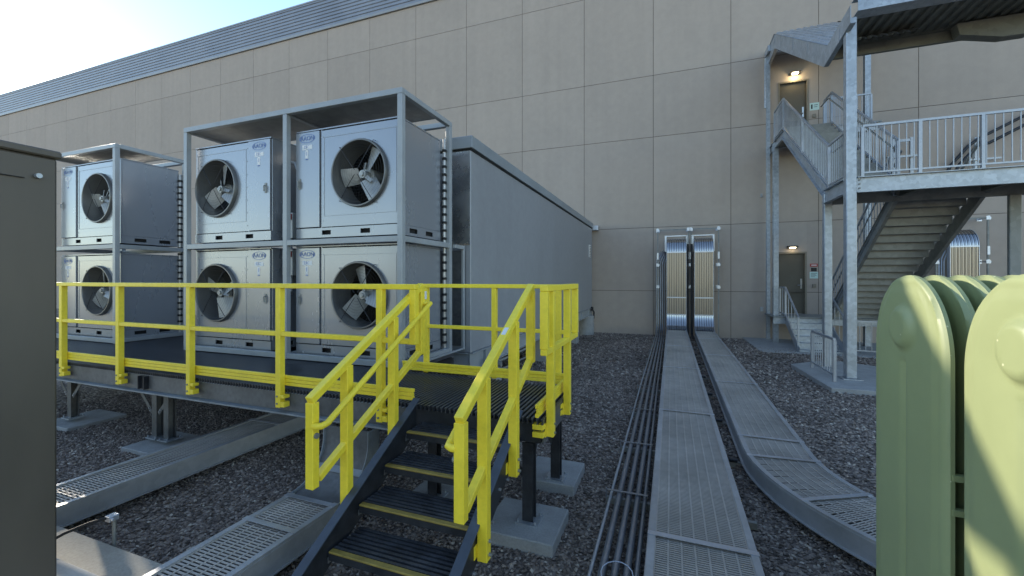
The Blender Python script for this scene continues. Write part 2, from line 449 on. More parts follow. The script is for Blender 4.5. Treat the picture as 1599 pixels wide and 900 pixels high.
MB().box(JX[0]-0.25, JX[0]-0.01, W, W+70, -0.3, 16.4).build('wall', 'wall', bld)
MB().box(JX[-1]+0.01, JX[-1]+0.25, W, W+70, -0.3, 16.4).build('wall', 'wall', bld)
for (x0, x1, z0, z1) in doors:
    dr = MB().box(x0+0.055, x1-0.055, W+0.07, W+0.12, z0+0.02, z1-0.055).build('door', 'door', bld, bevel=0.003)
    fr = MB(); fr.box(x0, x0+0.05, W-0.015, W+0.14, z0, z1); fr.box(x1-0.05, x1, W-0.015, W+0.14, z0, z1); fr.box(x0+0.05, x1-0.05, W-0.013, W+0.138, z1-0.05, z1)
    fr.build('frame', 'doorframe', dr)
    hd = MB(); hd.box(x1-0.17, x1-0.12, W+0.055, W+0.068, z0+0.88, z0+1.22); hd.tube([(x1-0.145, W+0.055, z0+1.0), (x1-0.145, W+0.01, z0+1.0), (x1-0.26, W+0.01, z0+1.0)], 0.011, 8)
    hd.build('handle', 'chrome', dr, smooth=True)
    MB().box(x0+0.05, x1-0.05, W+0.0, W+0.15, z0-0.02, z0+0.015).build('threshold', 'chrome', dr)

def wall_lamp(x, z, m, power, label):
    t = empty('wall_lamp', (x, W, z), label, 'lamp', 'lamps above the exit doors')
    b = MB(); b.box(x-0.15, x+0.15, W-0.05, W-0.002, z-0.05, z+0.05)
    b.prism([(W-0.05, z+0.055), (W-0.20, z+0.02), (W-0.20, z-0.0), (W-0.05, z-0.0)], 'x', x-0.15, x+0.15)
    b.build('housing', 'fixture', t, bevel=0.006)
    l = MB(); l.prism([(W-0.055, z-0.003), (W-0.18, z-0.003), (W-0.16, z-0.03), (W-0.055, z-0.045)], 'x', x-0.09, x+0.09)
    l.build('lens', m, t, bevel=0.01)
    ld = bpy.data.lights.new('bulb', 'POINT'); ld.energy = power; ld.color = (1.0, 0.78, 0.42); ld.shadow_soft_size = 0.06
    lo = bpy.data.objects.new('bulb', ld); lo.location = (0, -0.16, -0.12); col.objects.link(lo); lo.parent = t
wall_lamp(4.02, 9.06, 'lamp_hi', 2.6, 'brightly glowing wall lamp over the upper door, under the stair roof')
wall_lamp(3.95, 3.12, 'lamp_lo', 0.2, 'small bronze wall lamp with faint glow over the lower door')

def sign(x, z, wd, h, m, label, marks):
    t = empty('sign', (x, W, z), label, 'sign')
    MB().box(x-wd/2, x+wd/2, W-0.006, W-0.001, z-h/2, z+h/2).build('plate', m, t)
    k = MB()
    for (a0, a1, b0, b1) in marks: k.box(x+a0*wd, x+a1*wd, W-0.0085, W-0.0065, z+b0*h, z+b1*h)
    k.build('lettering', 'black' if m != 'red' else 'white', t)
lines = [(-.38, .38, .26, .32), (-.38, .2, .1, .15), (-.38, .3, -.06, -.01), (-.38, .1, -.25, -.2)]
sign(4.60, 7.87, 0.27, 0.25, 'teal', 'pale green square sign right of the upper door', [(-.36, -.2, -.3, .3), (-.05, .35, .15, .22), (-.05, .3, -.1, -.04)])
sign(4.585, 2.50, 0.22, 0.10, 'red', 'small red sign, topmost of the signs right of the lower door', [(-.35, .35, -.15, .15)])
sign(4.585, 2.35, 0.16, 0.12, 'black', 'small black plate between the red sign and the pale sign by the lower door', [(-.1, .1, -.1, .1)])
sign(4.585, 2.16, 0.24, 0.22, 'teal', 'pale teal sign below the red one right of the lower door', lines)
for z_, lb in ((7.55, 'small square grey box on the wall beneath the upper pale green sign'), (1.80, 'small square grey box on the wall beneath the lower pale sign')):
    single(MB().box(4.54, 4.64, W-0.04, W-0.001, z_-0.06, z_+0.06), 'junction_box', 'doorframe', lb, 'electrical box', 'junction boxes beside the doors', bevel=0.006)

# ================================================================= PLATFORM
DZ = 0.955          # deck top
pf = empty('service_platform', (-4, 3.1, 0), 'raised dark grating platform on steel legs carrying the grey cooling units', 'platform')
gr = MB(); x = -11.6
while x < -0.905:
    y1 = 5.45 if x < -2.93 else 4.16
    gr.box(x, x+0.019, 3.085, y1, DZ-0.012, DZ)
    gr.box(x+0.006, x+0.015, 3.09, y1-0.005, DZ-0.045, DZ-0.0125)
    x += 0.040
y = 3.2
while y < 5.4:
    gr.box(-11.6, -0.92 if y < 4.16 else -2.95, y, y+0.012, DZ-0.03, DZ-0.0135); y += 0.30
gr.build('grating', 'grate', pf)
# front, back and side channel beams
fb = MB(); fb.chan((-11.6, 3.11, 0.82), (-2.10, 3.11, 0.82), 0.18, 0.05, 0.012, (0, 1, 0)); fb.build('edge_beam', 'beam', pf, bevel=0.002)
fb = MB(); fb.box(-11.6, -2.10, 3.045, 3.16, 0.712, 0.728); fb.box(-11.6, -2.10, 3.095, 3.155, 0.912, 0.908); fb.build('bottom_flange', 'flange', pf)
fb = MB(); fb.chan((-2.095, 3.13, 0.83), (-0.93, 3.13, 0.83), 0.15, 0.05, 0.01, (0, 1, 0)); fb.build('edge_beam', 'dpost', pf)
fb = MB(); fb.chan((-11.6, 5.42, 0.82), (-2.93, 5.42, 0.82), 0.17, 0.05, 0.012, (0, -1, 0)); fb.build('edge_beam', 'beam', pf)
fb = MB(); fb.chan((-0.915, 3.13, 0.83), (-0.915, 4.14, 0.83), 0.15, 0.05, 0.01, (-1, 0, 0)); fb.build('edge_beam', 'beam', pf)
fb = MB(); fb.chan((-2.95, 4.14, 0.83), (-0.93, 4.14, 0.83), 0.15, 0.05, 0.01, (0, -1, 0)); fb.build('edge_beam', 'beam', pf)
for x in (-11.4, -9.6, -7.72, -5.7, -3.9, -2.16):
    MB().box(x-0.04, x+0.04, 3.17, 5.36 if x < -3 else 4.1, 0.74, 0.90).build('cross_beam', 'beam', pf)
def leg(x, y, m='dpost', brace=True, s=0.045, top=0.735):
    l = MB()
    l.box(x-s, x+s, y-s, y-s+0.01, 0.105, top); l.box(x-s, x+s, y+s-0.01, y+s, 0.105, top); l.box(x-0.006, x+0.006, y-s+0.0105, y+s-0.0105, 0.105, top)
    lg = l.build('leg', m, pf, bevel=0.002)
    f = MB(); f.box(x-0.09, x+0.09, y-0.09, y+0.09, 0.098, 0.112)
    for a in (-1, 1):
        for b in (-1, 1): f.cyl((x+a*0.07, y+b*0.07, 0.112), (x+a*0.07, y+b*0.07, 0.135), 0.009, 6)
    f.build('base_plate', 'galv', lg)
    if brace:
        b = MB()
        for dx in (-1, 1): b.beam((x+dx*0.06, y-0.03, 0.40), (x+dx*0.36, y-0.03, 0.72), 0.008, 0.045, (0, 1, 0))
        b.build('brace', m, lg)
        q = MB()
        for dx in (-1, 1):
            for t in (0.08, 0.16, 0.8, 0.9): q.cyl((x+dx*(0.06+0.3*t), y-0.034, 0.40+0.32*t), (x+dx*(0.06+0.3*t), y-0.046, 0.40+0.32*t), 0.009, 6)
        q.build('bolts', 'strap', lg)
    return lg
def pad(x0, x1, y0, y1, label, h=0.1):
    m = MB(); m.box(x0, x1, y0, y1, -0.12, h)
    return single(m, 'footing_pad', 'concrete', label, 'concrete pad', 'concrete pads under the platform legs', bevel=0.008)
leg(-5.86, 3.30, 'beam'); leg(-5.64, 3.30, 'beam', False)
pad(-6.05, -5.36, 3.02, 3.60, 'square concrete pad under the paired legs beneath the middle of the yellow railing', 0.05)
leg(-7.80, 3.35, 'beam'); pad(-8.15, -7.46, 3.14, 3.80, 'concrete pad at the far left edge beside the dark cabinet', 0.05)
leg(-9.9, 3.35, 'beam'); pad(-10.2, -9.55, 3.1, 3.7, 'concrete pad mostly hidden behind the dark cabinet')
leg(-1.05, 3.20, brace=False); pad(-1.37, -0.79, 2.95, 3.47, 'nearest and largest concrete pad, right of the stair', 0.1)
leg(-1.03, 3.98, brace=False); pad(-1.35, -0.83, 3.86, 4.40, 'concrete pad just behind the nearest one, right of the stair', 0.1)
leg(-1.95, 3.25, brace=False); pad(-2.2, -1.66, 3.0, 3.5, 'shaded concrete pad seen between the stair treads')
leg(-7.0, 5.1, 'beam', False); pad(-7.3, -6.7, 4.8, 5.4, 'shaded concrete pad deep under the platform at the left')
leg(-4.6, 5.1, 'beam', False); pad(-4.9, -4.3, 4.85, 5.4, 'shaded concrete pad deep under the platform at its middle')
leg(-3.1, 5.1, 'beam', False); pad(-3.4, -2.8, 4.85, 5.4, 'shaded concrete pad under the right end of the unit rack')
for (y0, y1) in ((3.26, 3.55), (3.92, 3.62)):
    m = MB(); m.beam((-1.06, y0, 0.46), (-1.06, y1, 0.755), 0.008, 0.045, (1, 0, 0)); m.build('brace', 'dpost', pf)
for x_ in (-1.3,):
    m = MB(); m.beam((-1.10, 3.20, 0.46), (-1.36, 3.20, 0.755), 0.008, 0.045, (0, 1, 0)); m.build('brace', 'dpost', pf)
# clamp between beam lengths
c = MB(); c.box(-5.80, -5.68, 3.085, 3.10, 0.75, 0.90); c.box(-5.80, -5.785, 3.05, 3.085, 0.75, 0.90); c.box(-5.695, -5.68, 3.05, 3.085, 0.75, 0.90)
c.build('splice_plate', 'dpost', pf)

# ---------------- yellow guard rails
def kick(mb, x0, x1, y0, y1, z=0.985, t=0.018, alongx=True, s=1):
    for k in range(3):
        zz = z + k*0.034
        if alongx: mb.box(x0, x1, y0, y0+t*s + (0.008*s if k != 1 else 0), zz, zz+0.031)
        else: mb.box(x0, x0+t*s + (0.008*s if k != 1 else 0), y0, y1, zz, zz+0.031)
RT = 1.985; S2 = 0.030     # rail top height, half post size
def post(parent, x, y, z0, z1, m='yellow', sx=0.032, sy=0.030):
    return MB().box(x-sx, x+sx, y-sy, y+sy, z0, z1).build('post', m, parent, bevel=0.004)
fr_ = empty('guard_railing', (-5, 3.05, 0.75), 'long yellow guard railing along the front edge of the platform', 'railing')
PX = [-9.8, -8.55, -7.33, -6.13, -4.87, -3.56, -2.37]
for x in PX:
    post(fr_, x, 3.05, 0.78, RT-0.045)
    b = MB(); b.box(x+0.034, x+0.085, 3.02, 3.085, 0.79, 0.84); b.box(x+0.034, x+0.085, 3.02, 3.085, 0.875, 0.905); b.build('bracket', 'yellow', fr_, bevel=0.003)
    q = MB()
    for zz in (0.82, 0.89): q.cyl((x-0.005, 3.0195, zz), (x-0.005, 3.012, zz), 0.010, 6)
    q.build('bolts', 'galvdk', fr_)
tr = MB(); tr.box(-11.4, -2.00, 3.02, 3.08, RT-0.045, RT+0.002); tr.build('top_rail', 'yellow', fr_, bevel=0.005)
tr = MB(); tr.box(-11.4, -2.062, 3.025, 3.075, 1.475, 1.52); tr.build('mid_rail', 'yellow', fr_, bevel=0.005)
tr = MB(); tr.box(-2.06, -2.00, 3.02, 3.08, 1.475, RT-0.046); tr.build('end_post', 'yellow', fr_, bevel=0.004)
k = MB(); kick(k, -11.4, -2.40+0.34, 3.083, 0); k.build('kick_plate', 'yellow', fr_, bevel=0.003)

br = empty('guard_railing', (-1.8, 4.18, 0.95), 'yellow guard railing across the back of the stair landing, before the long grey enclosure', 'railing')
for x in (-2.62, -1.77, -1.06): post(br, x, 4.19, DZ+0.003, 1.93, sx=0.028, sy=0.026)
MB().box(-2.72, -0.93, 4.16, 4.215, 1.931, 1.975).build('top_rail', 'yellow', br, bevel=0.005)
MB().box(-2.72, -0.93, 4.165, 4.21, 1.47, 1.51).build('mid_rail', 'yellow', br, bevel=0.005)
k = MB(); kick(k, -2.90, -0.95, 4.14, 0, z=0.985, s=-1); k.build('kick_plate', 'yellow', br, bevel=0.003)
MB().box(-2.64, -2.60, 4.158, 4.163, 1.80, 1.89).build('sticker', 'white', br)

sr = empty('guard_railing', (-0.88, 3.5, 0.85), 'short yellow side railing at the right end of the stair landing', 'railing')
for y in (3.19, 3.76):
    post(sr, -0.87, y, 0.80, RT-0.05, sx=0.030, sy=0.030)
    b = MB(); b.box(-0.905, -0.895, y-0.05, y+0.05, 0.80, 0.90)
    for zz in (0.81, 0.87): b.box(-0.99, -0.902, y-0.10, y-0.031, zz, zz+0.04)
    b.build('bracket', 'yellow', sr, bevel=0.002)
    q = MB()
    for zz in (0.83, 0.90): q.cyl((-0.839, y, zz), (-0.828, y, zz), 0.010, 6)
    q.build('bolts', 'galvdk', sr)
MB().box(-0.90, -0.84, 2.99, 4.12, RT-0.049, RT-0.001).build('top_rail', 'yellow', sr, bevel=0.005)
MB().box(-0.896, -0.844, 2.99, 4.12, 1.46, 1.505).build('mid_rail', 'yellow', sr, bevel=0.005)
MB().box(-0.90, -0.84, 2.99, 3.045, 1.506, RT-0.05).build('end_post', 'yellow', sr, bevel=0.004)
MB().box(-0.90, -0.84, 4.065, 4.12, 1.506, RT-0.05).build('end_post', 'yellow', sr, bevel=0.004)
k = MB(); kick(k, -0.92, 0, 3.02, 4.10, alongx=False, s=-1); k.build('kick_plate', 'yellow', sr, bevel=0.003)

# ---------------- access stair
st = empty('access_stair', (-1.55, 2.4, 0), 'short dark grating stair with yellow nosings leading up to the platform', 'stair')
steps = [(2.87, 0.80), (2.595, 0.645), (2.32, 0.49), (2.045, 0.335), (1.77, 0.18)]
for (ny, nz) in steps:
    t = MB(); y = ny+0.045
    while y < ny+0.27:
        t.box(-1.985, -1.125, y, y+0.020, nz-0.010, nz); t.box(-1.985, -1.125, y+0.006, y+0.014, nz-0.035, nz-0.0105); y += 0.037
    for x in (-1.8, -1.55, -1.3): t.box(x, x+0.012, ny+0.04, ny+0.27, nz-0.028, nz-0.0115)
    tr = t.build('tread', 'grate', st)
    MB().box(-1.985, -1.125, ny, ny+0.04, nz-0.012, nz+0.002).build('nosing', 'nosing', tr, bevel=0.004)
    MB().box(-1.985, -1.125, ny+0.003, ny+0.013, nz-0.055, nz-0.0125).build('tread_face', 'dpost', tr)
    for xx in (-1.990, -1.124): MB().box(xx, xx+0.005, ny, ny+0.27, nz-0.075, nz-0.038).build('angle_bracket', 'beam', tr)
for xs, sd in ((-2.02, 1), (-1.09, -1)):
    m = MB(); sl = 0.155/0.275
    def zt(y): return 0.80 + 0.085 + (y-2.87)*sl
    pts = [(1.42, -0.02), (1.42, zt(1.42)), (3.06, zt(3.06)), (3.06, zt(3.06)-0.25), (1.66, -0.02)]
    m.prism(pts, 'x', xs-0.006, xs+0.006)
    s = m.build('stringer', 'dpost', st)
    f = MB(); f.beam((xs, 1.42, zt(1.42)+0.006), (xs, 3.08, zt(3.08)+0.006), 0.065, 0.011, (1, 0, 0)); f.build('top_flange', 'string', s, bevel=0.002)
    q = MB()
    for ny, nz in steps:
        for dy in (0.05, 0.20): q.cyl((xs-0.02*1, ny+dy, nz-0.045), (xs+0.02, ny+dy, nz-0.045), 0.010, 6)
    q.build('bolts', 'strap', s)
MB().box(-2.10, -1.0, 1.25, 1.70, -0.12, 0.02).build('foot_slab', 'concrete', st)

def stair_rail(xo, sd, label):
    """sd: +1 the stair lies towards +X of this rail"""
    t = empty('stair_handrail', (xo, 2.5, 0.6), label, 'railing', 'yellow railings on the access stair')
    def zt(y): return 1.30 + (y-2.03)*0.555
    def zm(y): return 0.76 + (y-2.03)*0.53
    MB().beam((xo, 1.99, zt(1.99)), (xo, 3.24, zt(3.24)), 0.056, 0.050, (1, 0, 0)).build('top_rail', 'yellow', t, bevel=0.005)
    MB().beam((xo, 2.05, zm(2.05)), (xo, 3.20, zm(3.20)), 0.050, 0.046, (1, 0, 0)).build('mid_rail', 'yellow', t, bevel=0.005)
    MB().box(xo-0.031, xo+0.031, 1.985, 2.04, 0.73, zt(2.0)-0.02).build('end_post', 'yellow', t, bevel=0.004)
    MB().box(xo-0.031, xo+0.031, 3.19, 3.25, zm(3.2)-0.02, zt(3.22)-0.02).build('end_post', 'yellow', t, bevel=0.004)
    for y, zb in ((2.31, 0.34), (2.83, 0.62)):
        MB().box(xo-0.033, xo+0.033, y-0.030, y+0.030, zb, zt(y)-0.02).build('post', 'yellow', t, bevel=0.004)
        MB().box(min(xo+sd*0.034, xo+sd*0.062), max(xo+sd*0.034, xo+sd*0.062), y-0.06, y+0.05, zb+0.02, zb+0.10).build('bracket', 'yellow', t, bevel=0.003)
        q = MB()
        for dz in (0.04, 0.12): q.cyl((xo-sd*0.033, y, zb+dz), (xo-sd*0.052, y, zb+dz), 0.011, 6)
        q.build('bolts', 'galvdk', t)
    # round grab rail on the stair side, returned to the posts
    xi = xo + sd*0.085
    def zh(y): return 1.15 + (y-2.08)*0.565
    pts = [(xo+sd*0.02, 2.00, zh(2.03)), (xi-sd*0.035, 2.0, zh(2.03)), (xi-sd*0.008, 2.012, zh(2.035)), (xi, 2.05, zh(2.05)), (xi, 3.22, zh(3.22)), (xi-sd*0.008, 3.265, zh(3.25)), (xi-sd*0.04, 3.27, zh(3.25)), (xo+sd*0.02, 3.23, zh(3.25))]
    MB().tube(pts, 0.021, 12).build('grab_rail', 'yellow', t, smooth=True)
    b = MB()
    b.cyl((xo+sd*0.03, 2.01, 1.06), (xo+sd*0.045, 2.01, 1.06), 0.018, 10); b.build('end_bolt', 'galvdk', t, smooth=True)
    return t
stair_rail(-2.08, 1, 'yellow sloping railing on the left side of the access stair')
rr = stair_rail(-1.045, -1, 'yellow sloping railing on the right side of the access stair, nearest the conduits')
s = MB().beam((-1.045, 2.62, 1.30+0.59*0.555+0.028), (-1.045, 2.69, 1.30+0.66*0.555+0.028), 0.030, 0.006, (1,0,0)); s.build('sticker', 'white', rr)

# ================================================================= UNIT RACKS
def tube_box(mb, x0, x1, y0, y1, z0, z1): mb.box(x0, x1, y0, y1, z0, z1)
def rack(x_posts, yf, yb, zs, label, roof_x):
    x0, x1 = x_posts[0], x_posts[-1]
    t = empty('unit_rack', ((x0+x1)/2, yf, DZ), label, 'steel rack', 'steel racks holding the cooling units')
    s = 0.035
    for x in x_posts:
        for y in (yf, yb): MB().box(x-s, x+s, y-s, y+s, DZ+0.002, zs[-1]-0.06).build('post', 'frame', t, bevel=0.004)
    for i, z in enumerate(zs):
        b = MB()
        for y in (yf, yb):
            for a, c in zip(x_posts[:-1], x_posts[1:]):
                if i == len(zs)-1: continue
                b.box(a+s+0.001, c-s-0.001, y-s+0.003, y+s-0.003, z-0.035, z+0.035)
        if i == len(zs)-1:
            for y in (yf, yb): b.box(x0-s, x1+s, y-s, y+s, z-0.059, z+0.01)
            for x in x_posts: b.box(x-s, x+s, yf+s+0.001, yb-s-0.001, z-0.059, z+0.01)
            b.build('top_frame', 'frame', t, bevel=0.004)
        else:
            for x in x_posts: b.box(x-s+0.003, x+s-0.003, yf+s+0.001, yb-s-0.001, z-0.035, z+0.035)
            b.build('cross_rail', 'frame', t, bevel=0.003)
    MB().box(x0+0.04, roof_x, yf+0.04, yb-0.30, zs[-1]-0.045, zs[-1]-0.035).build('roof_sheet', 'galvdk', t)
    return t
rk = rack([-6.84, -4.83, -3.00], 4.24, 5.40, [1.0, 2.515, 4.30], 'big grey steel rack holding four fan units, nearest the stair', -3.04)
# small rear frame that carries the pipe shelf beside the enclosure
e = MB(); e.box(-2.96, -2.915, 5.44, 5.74, 2.48, 2.535); e.box(-2.955, -2.915, 5.70, 5.745, 0.96, 2.479); e.box(-2.955, -2.92, 4.30, 5.70, 0.962, 0.985)
e.build('rear_frame', 'frame', rk, bevel=0.003)
rack([-10.55, -8.62], 4.24, 5.30, [1.0, 2.575, 4.27], 'grey steel rack with two stacked fan units farther left, partly behind the dark cabinet', -8.68)

def plate_hole(mb, x0, x1, z0, z1, y, cx, cz, r, n=48):
    o = []; inn = []
    angs = [2*math.pi*k/n for k in range(n)]
    for a in angs:
        dx, dz = math.cos(a), math.sin(a)
        tx = ((x1-cx)/dx if dx > 1e-9 else (x0-cx)/dx if dx < -1e-9 else 1e9)
        tz = ((z1-cz)/dz if dz > 1e-9 else (z0-cz)/dz if dz < -1e-9 else 1e9)
        t = min(tx, tz); o.append((cx+dx*t, y, cz+dz*t)); inn.append((cx+dx*r, y, cz+dz*r))
    # move the nearest outer points onto the corners
    for c in ((x0,z0),(x1,z0),(x1,z1),(x0,z1)):
        k = min(range(n), key=lambda i: (o[i][0]-c[0])**2+(o[i][2]-c[1])**2); o[k] = (c[0], y, c[1])
    mb._add(o+inn, [(i, (i+1) % n, n+(i+1) % n, n+i) for i in range(n)])

UG = 'grey fan cooling units in the racks'
def unit(xd0, xd1, xm0, xm1, z0, yf, depth, label, blade_rot=0.0, height=1.44):
    """xd: control door span, xm: main panel span"""
    x0, x1 = min(xd0, xm0), max(xd1, xm1); z1 = z0+height; yb = yf+depth
    t = empty('condenser_unit', ((x0+x1)/2, yf, z0), label, 'cooling unit', UG)
    cx = xm0 + (xm1-xm0)*(0.515 if xd0 < xm0 else 0.42); cz = z0 + 0.80; r = 0.405
    c = MB(); th = 0.02
    c.box(x0, x0+th, yf+0.03, yb, z0+0.13, z1-0.021); c.box(x1-th, x1, yf+0.03, yb, z0+0.13, z1-0.021)
    c.box(x0-0.004, x1+0.004, yf+0.0, yb+0.003, z1-0.02, z1); c.box(x0+th, x1-th, yb-0.02, yb-0.002, z0+0.13, z1-0.022)
    c.build('casing', 'unit', t, bevel=0.003)
    b = MB(); hz0, hz1 = z0+0.035, z0+0.095
    # base rail with real fork openings
    def rail_x(y0, y1, holes):
        xs = [x0-0.004]
        for h in holes: xs += [h-0.075, h+0.075]
        xs.append(x1+0.004)
        for i in range(0, len(xs), 2): b.box(xs[i], xs[i+1], y0, y1, hz0, hz1)
        b.box(x0-0.004, x1+0.004, y0, y1, z0, hz0); b.box(x0-0.004, x1+0.004, y0, y1, hz1, z0+0.128)
    rail_x(yf, yf+0.012, [x0+0.52, x0+1.15]); rail_x(yb-0.012, yb, [x0+0.52, x0+1.15])
    for xx in (x0-0.004, x1-0.008):
        ys_ = [yf+0.013, yf+0.20, yf+0.38, yf+0.58, yf+0.76, yb-0.013]
        for i in range(0, 6, 2): b.box(xx, xx+0.012, ys_[i], ys_[i+1], hz0, hz1)
        b.box(xx, xx+0.012, yf+0.013, yb-0.013, z0, hz0); b.box(xx, xx+0.012, yf+0.013, yb-0.013, hz1, z0+0.128)
    b.build('base_rail', 'unit', t)
    MB().box(x0+0.03, x1-0.03, yf+0.05, yb-0.05, z0+0.01, z0+0.125).build('base_pan', 'dark', t)
    p = MB(); plate_hole(p, xm0+0.018, xm1-0.014, z0+0.14, z1-0.035, yf+0.006, cx, cz, r)
    # folded edges of the plate
    p.box(xm0+0.018, xm1-0.014, yf+0.0062, yf+0.03, z1-0.036, z1-0.034)
    p.box(xm0, xm0+0.017, yf+0.012, yf+0.03, z0+0.13, z1-0.021); p.box(xm1-0.0135, xm1, yf+0.002, yf+0.03, z0+0.13, z1-0.021)
    pn = p.build('front_panel', 'unit', t)
    # raised seam outline of the removable fan plate
    q = MB(); a0, a1, b0, b1 = cx-0.60, cx+0.60, cz-0.52, cz+0.52
    a0 = max(a0, xm0+0.06); a1 = min(a1, xm1-0.05); b1 = min(b1, z1-0.09)
    for (u0, u1, v0, v1) in ((a0, a1, b0, b0+0.004), (a1-0.004, a1, b0+0.0045, b1), (a0, a1, b1+0.0005, b1+0.0045), (a0, a0+0.004, b0+0.0045, b1)): q.box(u0, u1, yf+0.0025, yf+0.0058, v0, v1)
    q.build('seam', 'frame', pn)
    sc_ = MB()
    for k in range(7):
        zz = z0+0.22+k*0.185
        for xx in (xm1-0.04, xm0+0.045): sc_.cyl((xx, yf+0.0055, zz), (xx, yf+0.001, zz), 0.006, 6)
    sc_.build('screws', 'frame', pn)
    d = MB(); d.box(xd0+0.003, xd1-0.003, yf-0.012, yf+0.028, z0+0.14, z1-0.03)
    dr = d.build('control_door', 'unit', t, bevel=0.004)
    hx = xd0+0.075 if xd0 < xm0 else xd1-0.075
    h = MB(); h.box(hx-0.02, hx+0.02, yf-0.018, yf-0.0125, z0+0.66, z0+0.80); h.tube([(hx, yf-0.018, z0+0.76), (hx, yf-0.045, z0+0.76), (hx, yf-0.045, z0+0.68)], 0.008, 8)
    h.build('latch', 'galvdk', dr, smooth=True)
    # blue oval badge and white sticker
    lx = (xd0+xd1)/2 + 0.0; lz = z1-0.115; n = 28; ring = []
    for rr_ in (1.0, 0.90): ring += [(lx+0.135*rr_*math.cos(2*math.pi*k/n), yf-0.014, lz+0.058*rr_*math.sin(2*math.pi*k/n)) for k in range(n)]
    L = MB(); L._add(ring, [(k, (k+1) % n, n+(k+1) % n, n+k) for k in range(n)])
    L2 = text_mb('AAON', 0.085, lx, yf-0.0142, lz, 0.0008, 0.95); L._add(L2.v, L2.f)
    L.build('logo', 'blue', dr)
    s = MB(); s.box(lx-0.085, lx-0.02, yf-0.0142, yf-0.0128, lz-0.15, lz-0.085); s.box(lx-0.010, lx+0.085, yf-0.0142, yf-0.0128, lz-0.145, lz-0.09)
    s.box(lx-0.03, lx+0.015, yf-0.0142, yf-0.0128, lz-0.27, lz-0.155); s.build('sticker', 'white', dr)
    T = MB(); U = text_mb('DC', 0.055, lx-0.01, yf-0.0144, lz-0.117, 0.0005, 1.2); T._add(U.v, U.f); T.box(lx-0.028, lx+0.013, yf-0.0158, yf-0.0143, lz-0.285, lz-0.272); T.box(lx-0.012, lx-0.005, yf-0.0158, yf-0.0143, lz-0.23, lz-0.175)
    T.build('sticker_print', 'blue', dr)
    # fan: shroud ring, inner barrel, blades, hub, guard
    f = MB(); n = 48; prof = [(r-0.002, 0.03), (r-0.002, -0.035), (r+0.004, -0.045), (r+0.020, -0.045), (r+0.028, -0.030), (r+0.030, 0.004)]
    prof = [(r-0.030, 0.26), (r-0.012, 0.10)] + prof
    vs = []; fs = []
    for i, (rr_, yy) in enumerate(prof):
        for k in range(n):
            an = 2*math.pi*k/n; vs.append((cx+rr_*math.cos(an), yf+yy, cz+rr_*math.sin(an)))
    for i in range(len(prof)-1):
        for k in range(n): fs.append((i*n+k, i*n+(k+1) % n, (i+1)*n+(k+1) % n, (i+1)*n+k))
    f._add(vs, fs); f.build('fan_shroud', 'shroud', t, smooth=True)
    bk_ = MB(); bk_.box(x0+0.05, x1-0.05, yf+0.60, yf+0.62, z0+0.15, z1-0.05)
    xx = x0+0.06
    while xx < x1-0.06: bk_.box(xx, xx+0.006, yf+0.585, yf+0.5995, z0+0.16, z1-0.06); xx += 0.03
    bk_.build('coil', 'coil', t)
    bl = MB()
    for k in range(3):
        a = blade_rot + k*2*math.pi/3; seg = 6; vs = []; fs = []
        for i in range(seg+1):
            rr_ = 0.07 + (r-0.035-0.07)*i/seg; wd = 0.105 + 0.012*i/seg; tw = R(36-16*i/seg)
            for s_ in (-1, -0.33, 0.33, 1):
                lat = s_*wd*math.cos(tw); dep = 0.11 + s_*wd*math.sin(tw) - 0.018*(1-s_*s_)
                vs.append((cx+rr_*math.cos(a)-lat*math.sin(a), yf+dep, cz+rr_*math.sin(a)+lat*math.cos(a)))
        m_ = len(vs); vs += [(x_, y_+0.004, z_) for x_, y_, z_ in vs]
        for i in range(seg):
            for j in range(3):
                q0 = i*4+j; fs.append((q0, q0+1, q0+5, q0+4)); fs.append((m_+q0, m_+q0+4, m_+q0+5, m_+q0+1))
            fs.append((i*4, i*4+4, m_+i*4+4, m_+i*4)); fs.append((i*4+3, m_+i*4+3, m_+i*4+7, i*4+7))
        fs.append((0, m_, m_+1, 1)); fs.append((1, m_+1, m_+2, 2)); fs.append((2, m_+2, m_+3, 3))
        e_ = seg*4; fs += [(e_, e_+1, m_+e_+1, m_+e_), (e_+1, e_+2, m_+e_+2, m_+e_+1), (e_+2, e_+3, m_+e_+3, m_+e_+2)]
        bl._add(vs, fs)
    fb_ = bl.build('fan_blades', 'blade', t, smooth=True, origin=(cx, yf+0.1, cz))
    h = MB(); h.cyl((cx, yf+0.045, cz), (cx, yf+0.16, cz), 0.052, 20); h.cyl((cx, yf+0.16, cz), (cx, yf+0.42, cz), 0.10, 20); h.cyl((cx, yf+0.02, cz), (cx, yf+0.045, cz), 0.030, 12)
    for k in range(3):
        a = R(20)+blade_rot+k*2*math.pi/3; h.beam((cx+0.05*math.cos(a), yf+0.07, cz+0.05*math.sin(a)), (cx+0.15*math.cos(a), yf+0.085, cz+0.15*math.sin(a)), 0.05, 0.008, (math.cos(a+1.57)*.8, .5, math.sin(a+1.57)*.8))
    h.build('hub', 'blade', t, smooth=True)
    gd = MB()
    for rr_ in [0.08+0.036*k for k in range(10)]:
        gd.tube([(cx+rr_*math.cos(2*math.pi*k/40), yf-0.034-0.03*(1-(rr_/r)**2), cz+rr_*math.sin(2*math.pi*k/40)) for k in range(40)], 0.0011, 3, closed=True)
    for k in range(4):
        a = R(58 + 72*k + (28 if k > 1 else 0))
        gd.tube([(cx+q_*math.cos(a), yf-0.037-0.03*(1-min(1, q_/r)**2), cz+q_*math.sin(a)) for q_ in (0.04, 0.15, 0.25, 0.33, 0.40, 0.455)]+[(cx+0.455*math.cos(a), yf+0.002, cz+0.455*math.sin(a))], 0.0042, 6)
    gd.build('fan_guard', 'dpost', t)
    return t, fb_, cx, cz

